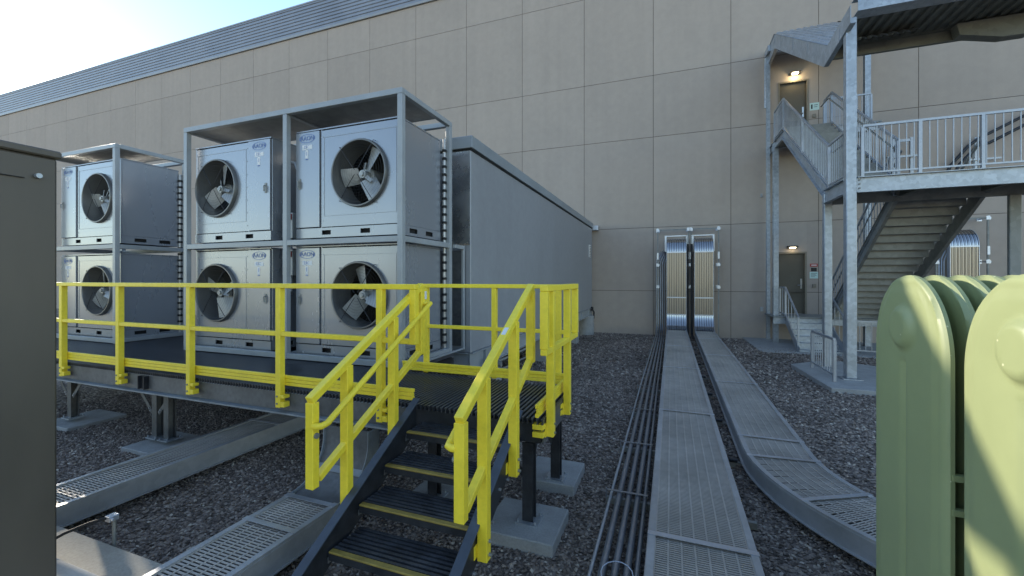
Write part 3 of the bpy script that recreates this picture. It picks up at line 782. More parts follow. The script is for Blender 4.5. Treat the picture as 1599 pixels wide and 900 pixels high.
u1, b1_, cx1, cz1 = unit(-4.755, -4.345, -4.335, -3.085, 2.58, 4.33, 0.97, 'upper right fan unit of the big rack, blue sky sheen on its front', R(62), 1.45)
u2 = copy_tree(u1, (0, 0, -1.555), label='lower right fan unit of the big rack, behind the stair handrail')
u3, b3_, _, _ = unit(-5.645, -5.235, -6.80, -5.655, 2.58, 4.33, 0.97, 'upper left fan unit of the big rack, control door on its right', R(88), 1.45)
u4 = copy_tree(u3, (0, 0, -1.555), label='lower left fan unit of the big rack, behind the yellow front railing')
u5, b5_, _, _ = unit(-10.45, -9.98, -9.97, -8.69, 2.64, 4.33, 0.90, 'upper fan unit of the left rack, beside the dark cabinet', R(75), 1.44)
u6 = copy_tree(u5, (0, 0, -1.61), label='lower fan unit of the left rack, beside the dark cabinet')
def respin(u, ang):
    for ch in u.children:
        if ch.name.startswith('fan_blades'): ch.rotation_euler = (0, ang, 0)
respin(u2, R(-42)); respin(u4, R(-70)); respin(u6, R(-30)); respin(u5, R(15))

# electrical disconnects, conduits and refrigerant lines around the rack
def disconnect(z, label):
    x0, x1, y0, y1 = -5.12, -4.93, 4.42, 4.54
    t = empty('disconnect_box', (-5.02, 4.5, z), label, 'electrical box', 'disconnect boxes between the fan units')
    MB().box(x0, x1, y0, y1, z, z+0.36).build('box', 'frame', t, bevel=0.006)
    MB().box(x0+0.035, x1-0.06, y0-0.003, y0-0.001, z+0.13, z+0.25).build('label_plate', 'white', t)
    h = MB(); h.box(x1-0.05, x1-0.005, y0-0.03, y0-0.002, z+0.26, z+0.34); h.build('switch_handle', 'red', t, bevel=0.004)
    MB().tube([(-5.02, 4.48, z-0.001), (-5.02, 4.48, z-0.22), (-5.06, 4.52, z-0.26), (-5.2, 4.6, z-0.27)], 0.018, 8).build('flexible_conduit', 'galv', t, smooth=True)
disconnect(2.60, 'grey disconnect box with white label between the two upper fan units')
disconnect(2.08, 'grey disconnect box with white label between the two lower fan units')
m = MB(); m.box(-5.08, -4.92, 4.56, 4.72, 1.0, 4.1)
single(MB().tube([(-5.02, 4.62, 1.0), (-5.02, 4.62, 3.3), (-5.00, 4.62, 3.5), (-5.10, 4.62, 3.72), (-5.2, 4.62, 3.74)], 0.022, 8), 'conduit', 'galv', 'vertical electrical conduit between the columns of fan units', 'conduit', smooth=True)
for (x, y, z0, z1, lb, r) in ((-3.04, 5.335, 1.0, 4.05, 'foil wrapped pipe running up behind the right side of the big rack', 0.022), (-8.66, 5.24, 1.0, 4.0, 'wrapped pipe running up behind the right side of the left rack', 0.028)):
    mm = MB(); mm.cyl((x, y, z0), (x, y, z1), r, 10); zz = z0+0.1
    t = empty('insulated_pipe', (x, y, z0), lb, 'pipe', 'wrapped pipes behind the racks')
    mm.build('pipe', 'insul', t, smooth=True); k = MB()
    while zz < z1-0.1: k.cyl((x, y, zz), (x, y, zz+0.035), r+0.012, 10); zz += 0.115
    k.build('clips', 'dark', t, smooth=True)

# ================================================================= LONG ENCLOSURE
CX, CY0, CY1 = -2.84, 5.79, 16.55
en = empty('equipment_enclosure', (-4.3, 11, 0.5), 'long grey windowless metal enclosure running from the racks back to the building', 'enclosure')
m = MB(); m.box(-6.2, CX, CY0, CY1, 0.90, 4.02); m.build('wall', 'container', en, bevel=0.01)
m = MB(); y = CY0
ks = [CY0+0.001+1.22*k for k in range(1, 9)]
for y in ks: m.box(CX+0.0005, CX+0.0035, y, y+0.003, 0.91, 4.01)
m.build('panel_seams', 'frame', en) if False else None
MB().box(-6.19, CX-0.012, CY0-0.006, CY0-0.001, 2.55, 4.01).build('end_sheet', 'sheet', en)
MB().box(-6.25, CX+0.045, CY0-0.045, CY1+0.02, 4.025, 4.21).build('roof_cap', 'cap', en, bevel=0.006)
MB().box(-6.2, CX+0.012, CY0-0.01, CY1+0.01, 3.995, 4.0245).build('drip_edge', 'dark', en)
MB().box(-3.9, CX-0.085, CY0-0.014, CY0-0.008, 1.0, 2.47).build('recess_shade_panel', 'beam', en)  # flat dark panel painted as the shade of a recess
m = MB(); m.chan((CX-0.02, CY0, 0.765), (CX-0.02, CY1, 0.765), 0.265, 0.05, 0.012, (1, 0, 0)); m.build('skid_beam', 'frame', en)
m = MB(); m.chan((-6.2, CY0+0.02, 0.765), (CX-0.04, CY0+0.02, 0.765), 0.262, 0.05, 0.012, (0, -1, 0)); m.build('skid_beam', 'frame', en)
m = MB()
for k in range(8): m.box(CX-0.02, CX+0.03, CY0+0.5+1.35*k, CY0+0.515+1.35*k, 0.648, 0.882)
m.build('stiffeners', 'frame', en)
MB().box(-6.15, CX-0.06, CY0+0.05, CY1-0.05, 0.70, 0.86).build('floor', 'beam', en)
lv = MB(); lv.box(CX+0.001, CX+0.02, 15.85, 16.15, 2.86, 3.32); lo_ = lv.build('louvre', 'white', en)
q = MB()
for k in range(7): q.box(CX+0.021, CX+0.035, 15.88, 16.12, 2.89+k*0.06, 2.915+k*0.06)
q.build('slats', 'galvdk', lo_)
m = MB(); m.tube([(CX+0.04, 16.3, 0.9), (CX+0.12, 16.3, 0.75), (CX+0.10, 16.35, 0.5)], 0.03, 8); m.box(CX+0.001, CX+0.08, 16.25, 16.4, 0.8, 0.95); m.build('drain_fitting', 'black', en)
# blocks and piers below it
def pier(x, y, round_, label):
    m = MB()
    if round_: m.cyl((x, y, -0.15), (x, y, 0.63), 0.30, 28)
    else: m.box(x-0.25, x+0.25, y-0.2, y+0.2, -0.15, 0.63)
    single(m, 'support_pier', 'concrete', label, 'pier', 'piers under the long enclosure', bevel=0.01, smooth=round_)
pier(-2.98, 16.05, True, 'round pale concrete pier under the far end of the long enclosure')
pier(-3.05, 13.6, False, 'square concrete pier a little before the far end of the long enclosure')
pier(-3.10, 10.2, False, 'square concrete pier under the middle of the long enclosure')
pier(-3.10, 6.9, False, 'square concrete pier under the near end of the long enclosure')
for k, y in enumerate((7.6, 8.6, 9.3)): pass
# tangle of valves and hoses under the near end, behind the landing
vp = MB()
vp.tube([(-2.72, 6.0, 0.55), (-2.70, 6.3, 0.75), (-2.74, 6.7, 0.62), (-2.76, 7.4, 0.60), (-2.76, 8.4, 0.60)], 0.022, 8)
vp.tube([(-2.74, 6.1, 0.45), (-2.71, 6.5, 0.50), (-2.74, 7.0, 0.45), (-2.76, 8.8, 0.42)], 0.018, 8)
vp.cyl((-2.72, 6.2, 0.40), (-2.72, 6.2, 0.74), 0.03, 10); vp.cyl((-2.68, 6.45, 0.62), (-2.60, 6.45, 0.62), 0.045, 10)
single(vp, 'pipework', 'galvdk', 'bent pipes and a valve below the near end of the long enclosure', 'pipes', smooth=True)
ac = MB(); ac.box(-3.10, -2.62, 16.60, 16.88, 3.95, 4.13)
single(ac, 'junction_cover', 'strap', 'small bluish metal cover on the wall above the far end of the enclosure', 'metal cover', bevel=0.01)

# ================================================================= CABLE TRAYS
def sweep(path, side, a0, a1, n0, n1, mb, step=None, duty=1.0):
    """solid strip along path between lateral offsets a0..a1 and normal offsets n0..n1; step: chop into slats"""
    P = [Vector(p) for p in path]
    def fr(i):
        t = (P[min(i+1, len(P)-1)] - P[max(i-1, 0)]).normalized()
        s = side(t); s.normalize(); return s, s.cross(t)
    if step is None:
        vs = []; fs = []
        for i, p in enumerate(P):
            s, n = fr(i); vs += [p+s*a0+n*n0, p+s*a1+n*n0, p+s*a1+n*n1, p+s*a0+n*n1]
        for i in range(len(P)-1):
            for k in range(4): fs.append((i*4+k, i*4+(k+1) % 4, i*4+4+(k+1) % 4, i*4+4+k))
        fs += [(0, 1, 2, 3), (len(vs)-1, len(vs)-2, len(vs)-3, len(vs)-4)]
        mb._add(vs, fs); return
    acc = 0.0
    for i in range(len(P)-1):
        seg = P[i+1]-P[i]; L = seg.length; t = seg/L; s = side(t); s.normalize(); n = s.cross(t); d = (step-acc) if acc > 0 else 0.0
        while d < L:
            c = P[i]+t*d; e = c+t*step*duty
            vs = []
            for q in (c, e): vs += [q+s*a0+n*n0, q+s*a1+n*n0, q+s*a1+n*n1, q+s*a0+n*n1]
            mb._add(vs, [(0,3,2,1),(4,5,6,7),(0,1,5,4),(1,2,6,5),(2,3,7,6),(3,0,4,7)]); d += step
        acc = (acc + L) % step if L > 0 else acc
def flat_side(t): return Vector((t.y, -t.x, 0)) if Vector((t.x, t.y, 0)).length > 1e-4 else Vector((1, 0, 0))
def xside(t): return Vector((1, 0, 0))
def arc(cy, cz, r, a0, a1, x, n=10): return [(x, cy+r*math.cos(R(a0+(a1-a0)*k/n)), cz+r*math.sin(R(a0+(a1-a0)*k/n))) for k in range(n+1)]

def tray(label, flat, W2, bands, riser=None, side=flat_side, pitch=0.022, rib=7, name='cable_tray', depth=0.15, duty=0.56):
    t = empty(name, flat[0], label, 'cable tray', 'ventilated metal cable trays')
    for sg in (-1, 1):
        m = MB(); a0, a1 = sorted((sg*W2, sg*(W2-0.045)))
        sweep(flat, side, a0, a1, 0.0, 0.012, m)
        b0, b1 = sorted((sg*W2, sg*(W2-0.006))); sweep(flat, side, b0, b1, -depth, -0.0005, m)
        b0, b1 = sorted((sg*(W2+0.02), sg*(W2-0.03))); sweep(flat, side, b0, b1, -depth-0.010, -depth-0.001, m)
        b0, b1 = sorted((sg*(W2+0.004), sg*(W2+0.0005))); sweep(flat, side, b0, b1, -0.022, -0.006, m)
        m.build('side_rail', 'tray', t)
    m = MB(); sweep(flat, side, -W2+0.047, W2-0.047, -0.006, -0.001, m, step=pitch, duty=duty)
    cv = m.build('vented_cover', 'traycov', t)
    m = MB(); inner = 2*(W2-0.047)
    for k in range(rib+1):
        a = -W2+0.047+inner*k/rib; sweep(flat, side, a-0.0055, a+0.0055, -0.0008, 0.0022, m)
    m.build('cover_ribs', 'traycov', cv)
    m = MB(); sweep(flat, side, -W2+0.010, W2-0.010, -0.075, -0.045, m); m.build('tray_shade_sheet', 'void', t)  # black sheet that paints the shade below the vented cover
    P = [Vector(p) for p in flat]
    for bd in bands:     # distance along the path
        acc = 0
        for i in range(len(P)-1):
            L = (P[i+1]-P[i]).length
            if acc+L >= bd:
                tt = (P[i+1]-P[i]).normalized(); c = P[i]+tt*(bd-acc)
                m = MB(); pts = [c-tt*0.022, c+tt*0.022]
                sweep(pts, side, -W2-0.006, W2+0.006, 0.0125, 0.017, m); m.build('strap', 'strap', t); break
            acc += L
    if riser:
        low, mid, top = riser
        for nm, path in (('lower_bend_cover', low), ('riser_cover', mid), ('upper_bend_cover', top)):
            m = MB(); rib_n = 9
            sw = (2*W2-0.024)/8
            for k in range(8):
                a = -W2+0.012+sw*k; sweep(path, xside, a+0.007, a+sw-0.007, -0.02, 0.004, m); sweep(path, xside, a+sw*.5-0.010, a+sw*.5+0.010, 0.0045, 0.016, m)
            bm = MB(); sweep(path, xside, -W2+0.012, W2-0.012, -0.10, -0.024, bm); bm.build('dark_gap_backing', 'void', t)  # black backing paints the dark gaps between cover strips
            m.build(nm, 'shiny' if nm != 'riser_cover' else 'risermid', t, smooth=(nm != 'riser_cover'))
        allp = low[:-1]+mid+top[1:]
        for sg in (-1, 1):
            m = MB(); a0, a1 = sorted((sg*W2, sg*(W2-0.011))); sweep(allp, xside, a0, a1, -0.13, 0.022, m); m.build('riser_side', 'strap', t)
        for zz in (mid[0][2], mid[0][2]+0.62, mid[-1][2]):
            m = MB(); x = mid[0][0]; m.box(x-W2+0.011, x+W2-0.011, mid[0][1]-0.034, mid[0][1]-0.0245, zz-0.02, zz+0.02); m.build('riser_strap', 'strap', t)
        m = MB(); x = mid[0][0]; m.box(x-W2-0.07, x-W2-0.002, W-0.02, W-0.002, 3.05, 3.62); m.box(x+W2+0.002, x+W2+0.07, W-0.02, W-0.002, 3.05, 3.62); m.box(x-W2-0.07, x+W2+0.07, W-0.019, W-0.003, 3.621, 3.66)
        m.build('wall_flange', 'strap', t)
    return t
def riser_paths(x, zf=0.22):
    r = 0.52; yr = 16.42
    low = arc(yr-r, zf+r, r, -90, 0, x)
    mid = [(x, yr, zf+r), (x, yr, 2.0), (x, yr, 3.0)]
    top = [(x, yr+0.48*(1-math.cos(R(a))), 3.0+0.52*math.sin(R(a))) for a in range(0, 91, 9)]
    return low, mid, top
t1x = 0.22
tray('straight ventilated cable tray running to the building, next to the conduits', [(0.195, 1.7, 0.25)]+[(0.195+0.05*k/14, 1.7+14.2*k/14, 0.25-0.03*max(0, (1.7+14.2*k/14-8)/8)) for k in range(1, 15)], 0.335, [1.38, 4.35, 7.35, 10.35], riser_paths(0.245))
# second tray: straight, then bends towards the green radiators
pth = [(1.145-0.10*k/10, 15.9-10.9*k/10, 0.22+0.03*min(1, k/6)) for k in range(11)]
cx_, cy_, rr_ = 1.045+1.9, 5.0, 1.9
for k in range(1, 13):
    a = R(180+40*k/12); pth.append((cx_+rr_*math.cos(a), cy_+rr_*math.sin(a), 0.25))
ex, ey = pth[-1][0], pth[-1][1]
for k in range(1, 4): pth.append((ex+0.643*0.4*k, ey-0.766*0.4*k, 0.25))
pth = list(reversed(pth))
tray('ventilated cable tray that leaves the building and curves right towards the green radiators', pth, 0.315, [1.25+0.35, 2.35, 2.9, 5.6, 8.4, 11.4], riser_paths(1.16))
# left trays passing under the platform
tray('ventilated cable tray at the far left that passes under the platform', [(-4.70, 1.2, 0.25), (-4.69, 3.5, 0.25), (-4.68, 7.0, 0.25)], 0.25, [2.6], pitch=0.026, rib=5)
low = [(-2.69, y, 0.25) for y in (1.0, 1.6, 2.2, 2.62)]
up = [(-2.69, 2.62+0.30*math.sin(R(a)), 0.25+0.30*(1-math.cos(R(a)))) for a in range(9, 91, 9)] + [(-2.69, 2.92, 0.68)]
tb = tray('ventilated cable tray left of the stair that turns upward under the platform edge', low, 0.25, [1.22, 1.58], side=xside, pitch=0.026, rib=5)
upp = [(-2.69, 2.62+0.36*math.sin(R(a)), 0.25+0.36*(1-math.cos(R(a)))) for a in range(0, 91, 9)] + [(-2.69, 2.98, 0.70)]
m = MB(); sweep(upp, xside, -0.24, 0.24, -0.02, -0.012, m); m.build('shaded_bend_cover', 'beam', tb, smooth=True)  # dark colour stands in for the shadow under the platform
for sg in (-1, 1):
    m = MB(); a0, a1 = sorted((sg*0.25, sg*0.243)); sweep(upp, xside, a0, a1, -0.14, 0.012, m); m.build('bend_side', 'flange', tb, smooth=True)  # duller than the tray, shadow under the platform put into the colour
m = MB(); sweep(upp[5:7], xside, -0.24, 0.24, -0.0115, -0.004, m); m.build('bend_strap', 'flange', tb)
ORD = ['first', 'second', 'third', 'fourth', 'fifth', 'sixth', 'seventh', 'eighth', 'ninth', 'tenth', 'eleventh']
# cross supports under the two building trays
for k, y in enumerate([2.6, 3.85, 5.05, 6.4, 7.8, 9.2, 10.6, 12.0, 13.4, 14.8]):
    z = gz(y); t = empty('strut_support', (0, y, z), ORD[k]+' galvanised cross strut under the trays and conduits, counted from the camera', 'strut', 'cross struts under the trays and conduits')
    m = MB(); m.box(-0.53, 1.42 if y > 4.8 else 0.66, y-0.02, y+0.02, 0.050+z, 0.074+z); m.box(-0.53, 0.66, y-0.02, y-0.016, 0.02+z, 0.0495+z); m.build('channel', 'galvdk', t)
    x0_ = -0.525 if y < 8 else -0.50
    m = MB(); m.box(x0_, -0.175, y-0.012, y+0.012, 0.133+z*.8, 0.139+z*.8)
    m.box(x0_-0.012, x0_-0.001, y-0.012, y+0.012, 0.06+z, 0.150+z*.8); m.build('pipe_strap', 'pipe', t)
    if 1 < k < 8: m = MB(); m.box(0.60, 0.68, y-0.035, y+0.035, 0.0745+z, 0.11+z); m.build('end_cap', 'dpost', t, bevel=0.006)

# ---- conduits left of the first tray
pc = [(-0.49, 0.013, 'pipelt'), (-0.415, 0.024, 'pipe'), (-0.335, 0.024, 'pipe'), (-0.26, 0.024, 'pipe'), (-0.20, 0.017, 'pipe')]
plab = ['thin bright conduit, outermost of the bundle beside the cable tray', 'thick grey conduit, second from the gravel side of the bundle', 'thick grey conduit in the middle of the bundle beside the tray', 'thick grey conduit, second from the tray in the bundle', 'thinner grey conduit closest to the cable tray']
for k, (x, r, mt) in enumerate(pc):
    x2 = -0.45 + 0.07*k; r_in = r; ztop = 3.0 - 0.04*k
    pts = [(x, 1.7, 0.08+r), (x, 8, 0.08+r), (x2, 15.6, 0.0+r), (x2, 16.2, 0.0+r), (x2, 16.45, 0.06), (x2, 16.58, 0.2), (x2, 16.62, 0.4), (x2, 16.62, ztop-0.35), (x2+0.02, 16.62, ztop-0.2), (x2+0.14-0.01*k, 16.66, ztop), (x2+0.24-0.03*k, 16.86, ztop+0.1)]
    single(MB().tube(pts, r, 10), 'conduit', mt, plab[k], 'conduit', 'conduits beside the cable tray', smooth=True)
single(MB().tube([(-0.36+0.10*math.cos(a/14*6.283)+0.05, 2.72+0.07*math.sin(a/14*6.283), 0.17+0.03*math.sin(a/2)) for a in range(13)], 0.0035, 5), 'wire_loop', 'strap', 'thin loop of pale wire lying on the conduits at the bottom edge', 'wire', smooth=True)

# ---- strut frames on the wall around the risers
def strut_frame(xs, label, ztop=3.84, r0=None):
    t = empty('pipe_rack', (xs[0], W, 0), label, 'bracket frame', 'strut frames around the wall risers')
    for x in xs:
        m = MB(); m.box(x-0.02, x+0.02, 16.5, 16.54, -0.05, ztop+0.03); m.build('upright', 'galvdk', t)
        for zz in (ztop, 2.55, 1.75):
            m = MB(); m.box(x-0.018, x+0.018, 16.545, W-0.012, zz-0.018, zz+0.018); m.box(x-0.06, x+0.06, W-0.012, W-0.002, zz-0.06, zz+0.06); m.build('arm', 'strap', t)
            m = MB(); m.prism([(x-0.05, zz-0.06), (x+0.05, zz-0.06), (x+0.06, zz), (x+0.02, zz+0.06), (x-0.05, zz+0.05)], 'y', 16.485, 16.4985); m.build('gusset', 'strap', t)
        m = MB(); m.box(x-0.03, x+0.03, 16.478, 16.4995, 2.75, 3.0); m.build('strut_clamp', 'strap', t)
    m = MB()
    for a, c in zip(xs[:-1], xs[1:]):
        if c-a > 0.2:
            m.box(a+0.02, c-0.02, 16.502, 16.538, ztop-0.02, ztop+0.02)
    m.build('crossbar', 'galvdk', t)
strut_frame([-0.40, 0.65, 0.74, 1.64], 'galvanised strut frame around the two shiny wall risers')
# black hanger cables between the risers
for k, (x, lb) in enumerate(((0.63, 'left one of the two black cable bundles between the wall risers'), (0.76, 'right one of the two black cable bundles between the wall risers'))):
    m = MB()
    for q in (-0.025, 0.0, 0.025): m.tube([(x+q, 15.4, 0.02), (x+q, 16.2, 0.06), (x+q, 16.45, 0.3), (x+q, 16.47, 3.3)], 0.012, 6)
    single(m, 'cable_bundle', 'black', lb, 'cables', 'black cable bundles between the wall risers', smooth=True)
# third riser behind the stair tower at the right
def riser3():
    x = 8.22; t = empty('riser_cover', (x, W, 0), 'domed shiny wall riser seen under the stair tower landing', 'cable riser')
    low, mid, top = riser_paths(x)
    for nm, path in (('lower_bend_cover', low), ('middle_cover', mid), ('upper_bend_cover', top)):
        m = MB(); bm = MB(); sweep(path, xside, -0.32, 0.32, -0.10, -0.024, bm); bm.build('dark_gap_backing', 'void', t)  # black backing makes the gaps between strips look shaded
        for k in range(8): sweep(path, xside, -0.32+0.08*k+0.007, -0.32+0.08*k+0.073, -0.02, 0.004, m); sweep(path, xside, -0.32+0.08*k+0.03, -0.32+0.08*k+0.05, 0.0045, 0.016, m)
        m.build(nm, 'shiny' if nm != 'middle_cover' else 'risermid', t, smooth=(nm != 'middle_cover'))
    allp = low[:-1]+mid+top[1:]
    for sg in (-1, 1):
        m = MB(); a0, a1 = sorted((sg*0.335, sg*0.322)); sweep(allp, xside, a0, a1, -0.13, 0.02, m); m.build('riser_side', 'strap', t)
    m = MB(); m.box(x-0.32, x+0.32, mid[0][1]-0.022, mid[0][1]-0.012, 2.98, 3.02); m.build('riser_strap', 'strap', t)
riser3()
strut_frame([7.62, 8.80], 'galvanised strut frame around the riser under the stair tower')
for k in range(3):
    x = 7.72+0.06*k
    single(MB().tube([(x, 16.6, -0.05), (x, 16.6, 2.7-0.05*k), (x+0.15, 16.66, 3.0), (x+0.2, 16.88, 3.05)], 0.02, 8), 'conduit', 'pipelt', ['outermost', 'middle', 'innermost'][k]+' of three conduits rising beside the riser under the stair tower', 'conduit', 'conduits beside the stair tower riser', smooth=True)

# ================================================================= STAIR TOWER
tw = empty('stair_tower', (4.5, 13, 0), 'galvanised steel exit stair tower with folded roof against the building', 'stair tower')
XL = 3.27
def wcol(x, y, z0, z1, s=0.08, m='galv', d=None):
    d = d or s; c = MB()
    c.box(x-s, x+s, y-d, y-d+0.014, z0, z1); c.box(x-s, x+s, y+d-0.014, y+d, z0, z1); c.box(x-0.006, x+0.006, y-d+0.0145, y+d-0.0145, z0, z1)
    return c.build('column', m, tw, bevel=0.002)
cm = MB().box(3.225, 3.395, 9.92, 10.09, 0.10, 7.10).build('column', 'galv', tw, bevel=0.012)
MB().box(3.15, 3.47, 9.85, 10.16, 0.082, 0.0995).build('base_plate', 'galv', cm)
MB().box(3.24, 3.39, 11.22, 11.36, gz(11.3), 3.93).build('column', 'galv', tw, bevel=0.010)
MB().box(6.30, 6.48, 11.22, 11.30, gz(11.3), 3.70).build('column', 'galvdk', tw, bevel=0.010)
wcol(3.20, 16.70, -0.1, 9.8, 0.055); wcol(3.27, 15.95, -0.1, 6.50, 0.075); wcol(5.72, 16.0, -0.1, 9.6, 0.075)
# middle landing
LZ = 4.0
m = MB(); m.chan((3.40, 9.98, LZ-0.15), (9.0, 9.98, LZ-0.15), 0.30, 0.07, 0.012, (0, -1, 0)); m.build('landing_beam', 'galv', tw)
m = MB(); m.chan((3.27, 10.10, LZ-0.15), (3.27, 11.21, LZ-0.15), 0.30, 0.07, 0.012, (-1, 0, 0)); m.build('landing_beam', 'galv', tw)
m = MB(); m.chan((3.40, 11.32, LZ-0.15), (9.0, 11.32, LZ-0.15), 0.30, 0.07, 0.012, (0, 1, 0)); m.build('landing_beam', 'galvdk', tw)
m = MB(); pr = []; x = 3.30; up_ = True
while x < 9.0:
    pr += [(x, LZ-0.055), (x+0.09, LZ-0.055), (x+0.115, LZ-0.012), (x+0.19, LZ-0.012)]; x += 0.215
pr2 = pr + [(p[0], p[1]+0.004) for p in reversed(pr)]
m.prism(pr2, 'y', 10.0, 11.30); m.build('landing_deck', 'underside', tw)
MB().box(3.29, 9.0, 9.99, 11.31, LZ-0.006, LZ+0.01).build('landing_floor', 'galvdk', tw)
for x in (4.6, 5.9, 7.2): MB().chan((x, 10.05, LZ-0.13), (x, 11.26, LZ-0.13), 0.14, 0.05, 0.01, (1, 0, 0)).build('joist', 'underside', tw)
q = MB()
for zz in (-0.05, -0.13, -0.21): q.cyl((3.45, 9.97, LZ+zz), (3.45, 9.955, LZ+zz), 0.018, 8)
q.build('bolts', 'galvdk', tw)

def guard(path, h, label=None, posts=None, name='guard_rail', gapb=0.08, sp=0.112, mt='rail', handrail=None):
    """baluster railing over a bottom polyline; one part: rails, posts as sub-parts"""
    m = MB(); P = [Vector(p) for p in path]; up = Vector((0, 0, 1))
    for a, b in zip(P[:-1], P[1:]):
        m.beam(a+up*h, b+up*h, 0.042, 0.042); m.beam(a+up*gapb, b+up*gapb, 0.030, 0.030)
        L = (Vector((b.x, b.y, 0))-Vector((a.x, a.y, 0))).length; n = max(2, int(L/sp))
        for k in range(1, n):
            c = a+(b-a)*k/n; m.beam(c+up*(gapb+0.016), c+up*(h-0.02), 0.014, 0.014, (1, 0, 0))
    r = m.build(name, mt, tw)
    for p in (posts or P): p = Vector(p); MB().beam(p, p+up*(h-0.022), 0.05, 0.05, (1, 0, 0)).build('post', mt, r)
    if handrail:
        off = Vector(handrail); hh = MB(); hh.tube([p+up*(h-0.16)+off for p in P], 0.019, 8); hh.build('grab_rail', 'galvdk', r, smooth=True)
    return r
guard([(3.49, 9.965, LZ), (9.0, 9.965, LZ)], 0.98, posts=[(3.49, 9.965, LZ), (4.36, 9.965, LZ), (5.24, 9.965, LZ), (6.12, 9.965, LZ), (7.0, 9.965, LZ), (8.0, 9.965, LZ)])
guard([(3.27, 10.12, LZ), (3.27, 11.05, LZ), (3.27, 14.95, 6.60), (3.27, 16.1, 6.60)], 0.95, posts=[(3.27, 11.05, LZ), (3.27, 13.0, 5.3), (3.27, 14.95, 6.6), (3.27, 16.1, 6.6)], handrail=(0.08, 0, 0))
guard([(4.50, 11.10, LZ), (4.50, 14.95, 6.60), (4.50, 15.6, 6.60)], 0.95, handrail=(-0.08, 0, 0))
guard([(4.55, 15.60, 6.60), (5.68, 15.60, 6.60)], 1.0)
# upper flight
def flight(x0, x1, ya, za, yb, zb, n, mt='galv', out=0):
    f = MB(); 
    rise = (zb-za)/n; run = (yb-ya)/n
    f = MB()
    for k in range(n):
        y = ya+run*k; z = za+rise*(k+1)
        y0_, y1_ = sorted((y, y+run))
        f.box(x0+0.03, x1-0.03, y0_, y1_+0.02*(1 if run > 0 else 0), z-0.03, z)
        f.box(x0+0.03, x1-0.03, y if run > 0 else y-0.006, (y+0.006) if run > 0 else y, z-rise, z-0.031)
    t = f.build('treads', 'galvdk' if mt == 'galv' else mt, tw)
    for x, o_ in ((x0, -1), (x1, 1)):
        s = MB(); s.chan((x, ya-0.02*(1 if run > 0 else -1), za+0.02-0.10), (x, yb+0.0, zb+0.02-0.10), 0.29, 0.06, 0.010, (o_, 0, 0)); s.build('stringer', mt, tw)
    return t
flight(3.30, 4.46, 11.15, LZ, 15.0, 6.60, 15)
flight(4.62, 5.98, 15.55, 0.85, 11.36, LZ, 18, 'galvdk')
guard([(4.60, 15.5, 0.85), (4.60, 11.4, LZ)], 0.95, mt='rail', handrail=(0.08, 0, 0), sp=0.15)
guard([(6.0, 15.5, 0.85), (6.0, 11.4, LZ)], 0.95, mt='galvdk', handrail=(-0.08, 0, 0), sp=0.15)
# upper landing at the door
MB().box(3.30, 5.70, 14.99, 16.86, 6.57, 6.60).build('landing_floor', 'galvdk', tw)
m = MB(); m.chan((3.29, 15.0, 6.44), (3.29, 16.85, 6.44), 0.26, 0.06, 0.01, (-1, 0, 0)); m.chan((3.36, 15.0, 6.43), (5.7, 15.0, 6.43), 0.24, 0.06, 0.01, (0, -1, 0)); m.build('landing_beam', 'galv', tw)
for k in range(5): MB().box(3.35+0.5*k, 3.40+0.5*k, 15.04, 16.85, 6.44, 6.565).build('joist', 'underside', tw)
# folded roof: side profile in the plane of the left columns
top = [(16.86, 9.92), (15.75, 9.98), (10.90, 7.08), (9.66, 7.20)]
def off(prof, d): return [(y, z-d) for y, z in prof]
for (x0, x1) in ((3.20, 3.212), ):
    low_ = [(9.66, 6.86), (11.12, 6.72), (15.72, 9.50), (16.86, 9.42)]
    m = MB(); m.prism(top+low_, 'x', x0, x1); m.build('roof_fascia', 'galv', tw)
    m = MB()
    for i in range(3): 
        a, b = low_[i], low_[i+1]; m.beam((3.25, a[0], a[1]), (3.25, b[0], b[1]), 0.08, 0.012, (1, 0, 0))
    m.build('fascia_flange', 'galv', tw)
    m = MB()
    for yy in (10.2, 12.3, 13.6, 14.9, 15.7):
        zt_ = 7.08 if yy < 10.9 else 7.08+(yy-10.9)*(2.9/4.85); MB().box(3.19, 3.199, yy, yy+0.05, zt_-0.30, zt_-0.02).build('fascia_plate', 'rail', tw)
roof = MB()
def roof_sheet(ya, za, yb, zb, x0, x1):
    x = x0; pr = []
    while x < x1-0.05:
        pr += [(x, 0), (x+0.07, 0), (x+0.09, 0.04), (x+0.16, 0.04)]; x += 0.18
    vs = []
    for (y, z) in ((ya, za), (yb, zb)):
        vs += [(px, y, z+pz) for px, pz in pr]
    n = len(pr); roof._add(vs, [(i, i+1, n+i+1, n+i) for i in range(n-1)])
    roof._add([(v[0], v[1], v[2]-0.006) for v in vs], [(n+i, n+i+1, i+1, i) for i in range(n-1)])
roof_sheet(16.86, 9.93, 15.75, 9.99, 3.18, 5.9); roof_sheet(15.75, 9.99, 10.90, 7.09, 3.18, 4.70)
roof.build('roof_sheet', 'galv', tw)
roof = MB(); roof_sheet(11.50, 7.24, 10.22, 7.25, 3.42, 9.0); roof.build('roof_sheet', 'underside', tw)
m = MB(); m.chan((3.40, 9.90, 7.36), (9.0, 9.90, 7.36), 0.34, 0.30, 0.012, (0, 1, 0)); m.build('roof_beam', 'galv', tw)
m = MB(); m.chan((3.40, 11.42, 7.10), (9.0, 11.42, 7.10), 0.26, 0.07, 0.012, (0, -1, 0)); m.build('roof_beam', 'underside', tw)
m = MB(); m.prism([(5.45, 7.20), (5.5, 6.968), (6.15, 6.80), (6.55, 6.80), (7.1, 7.20)], 'y', 11.12, 11.34); m.build('haunch', 'underside', tw)
m = MB(); m.box(4.40, 4.55, 11.5, 15.8, 7.0, 7.01)
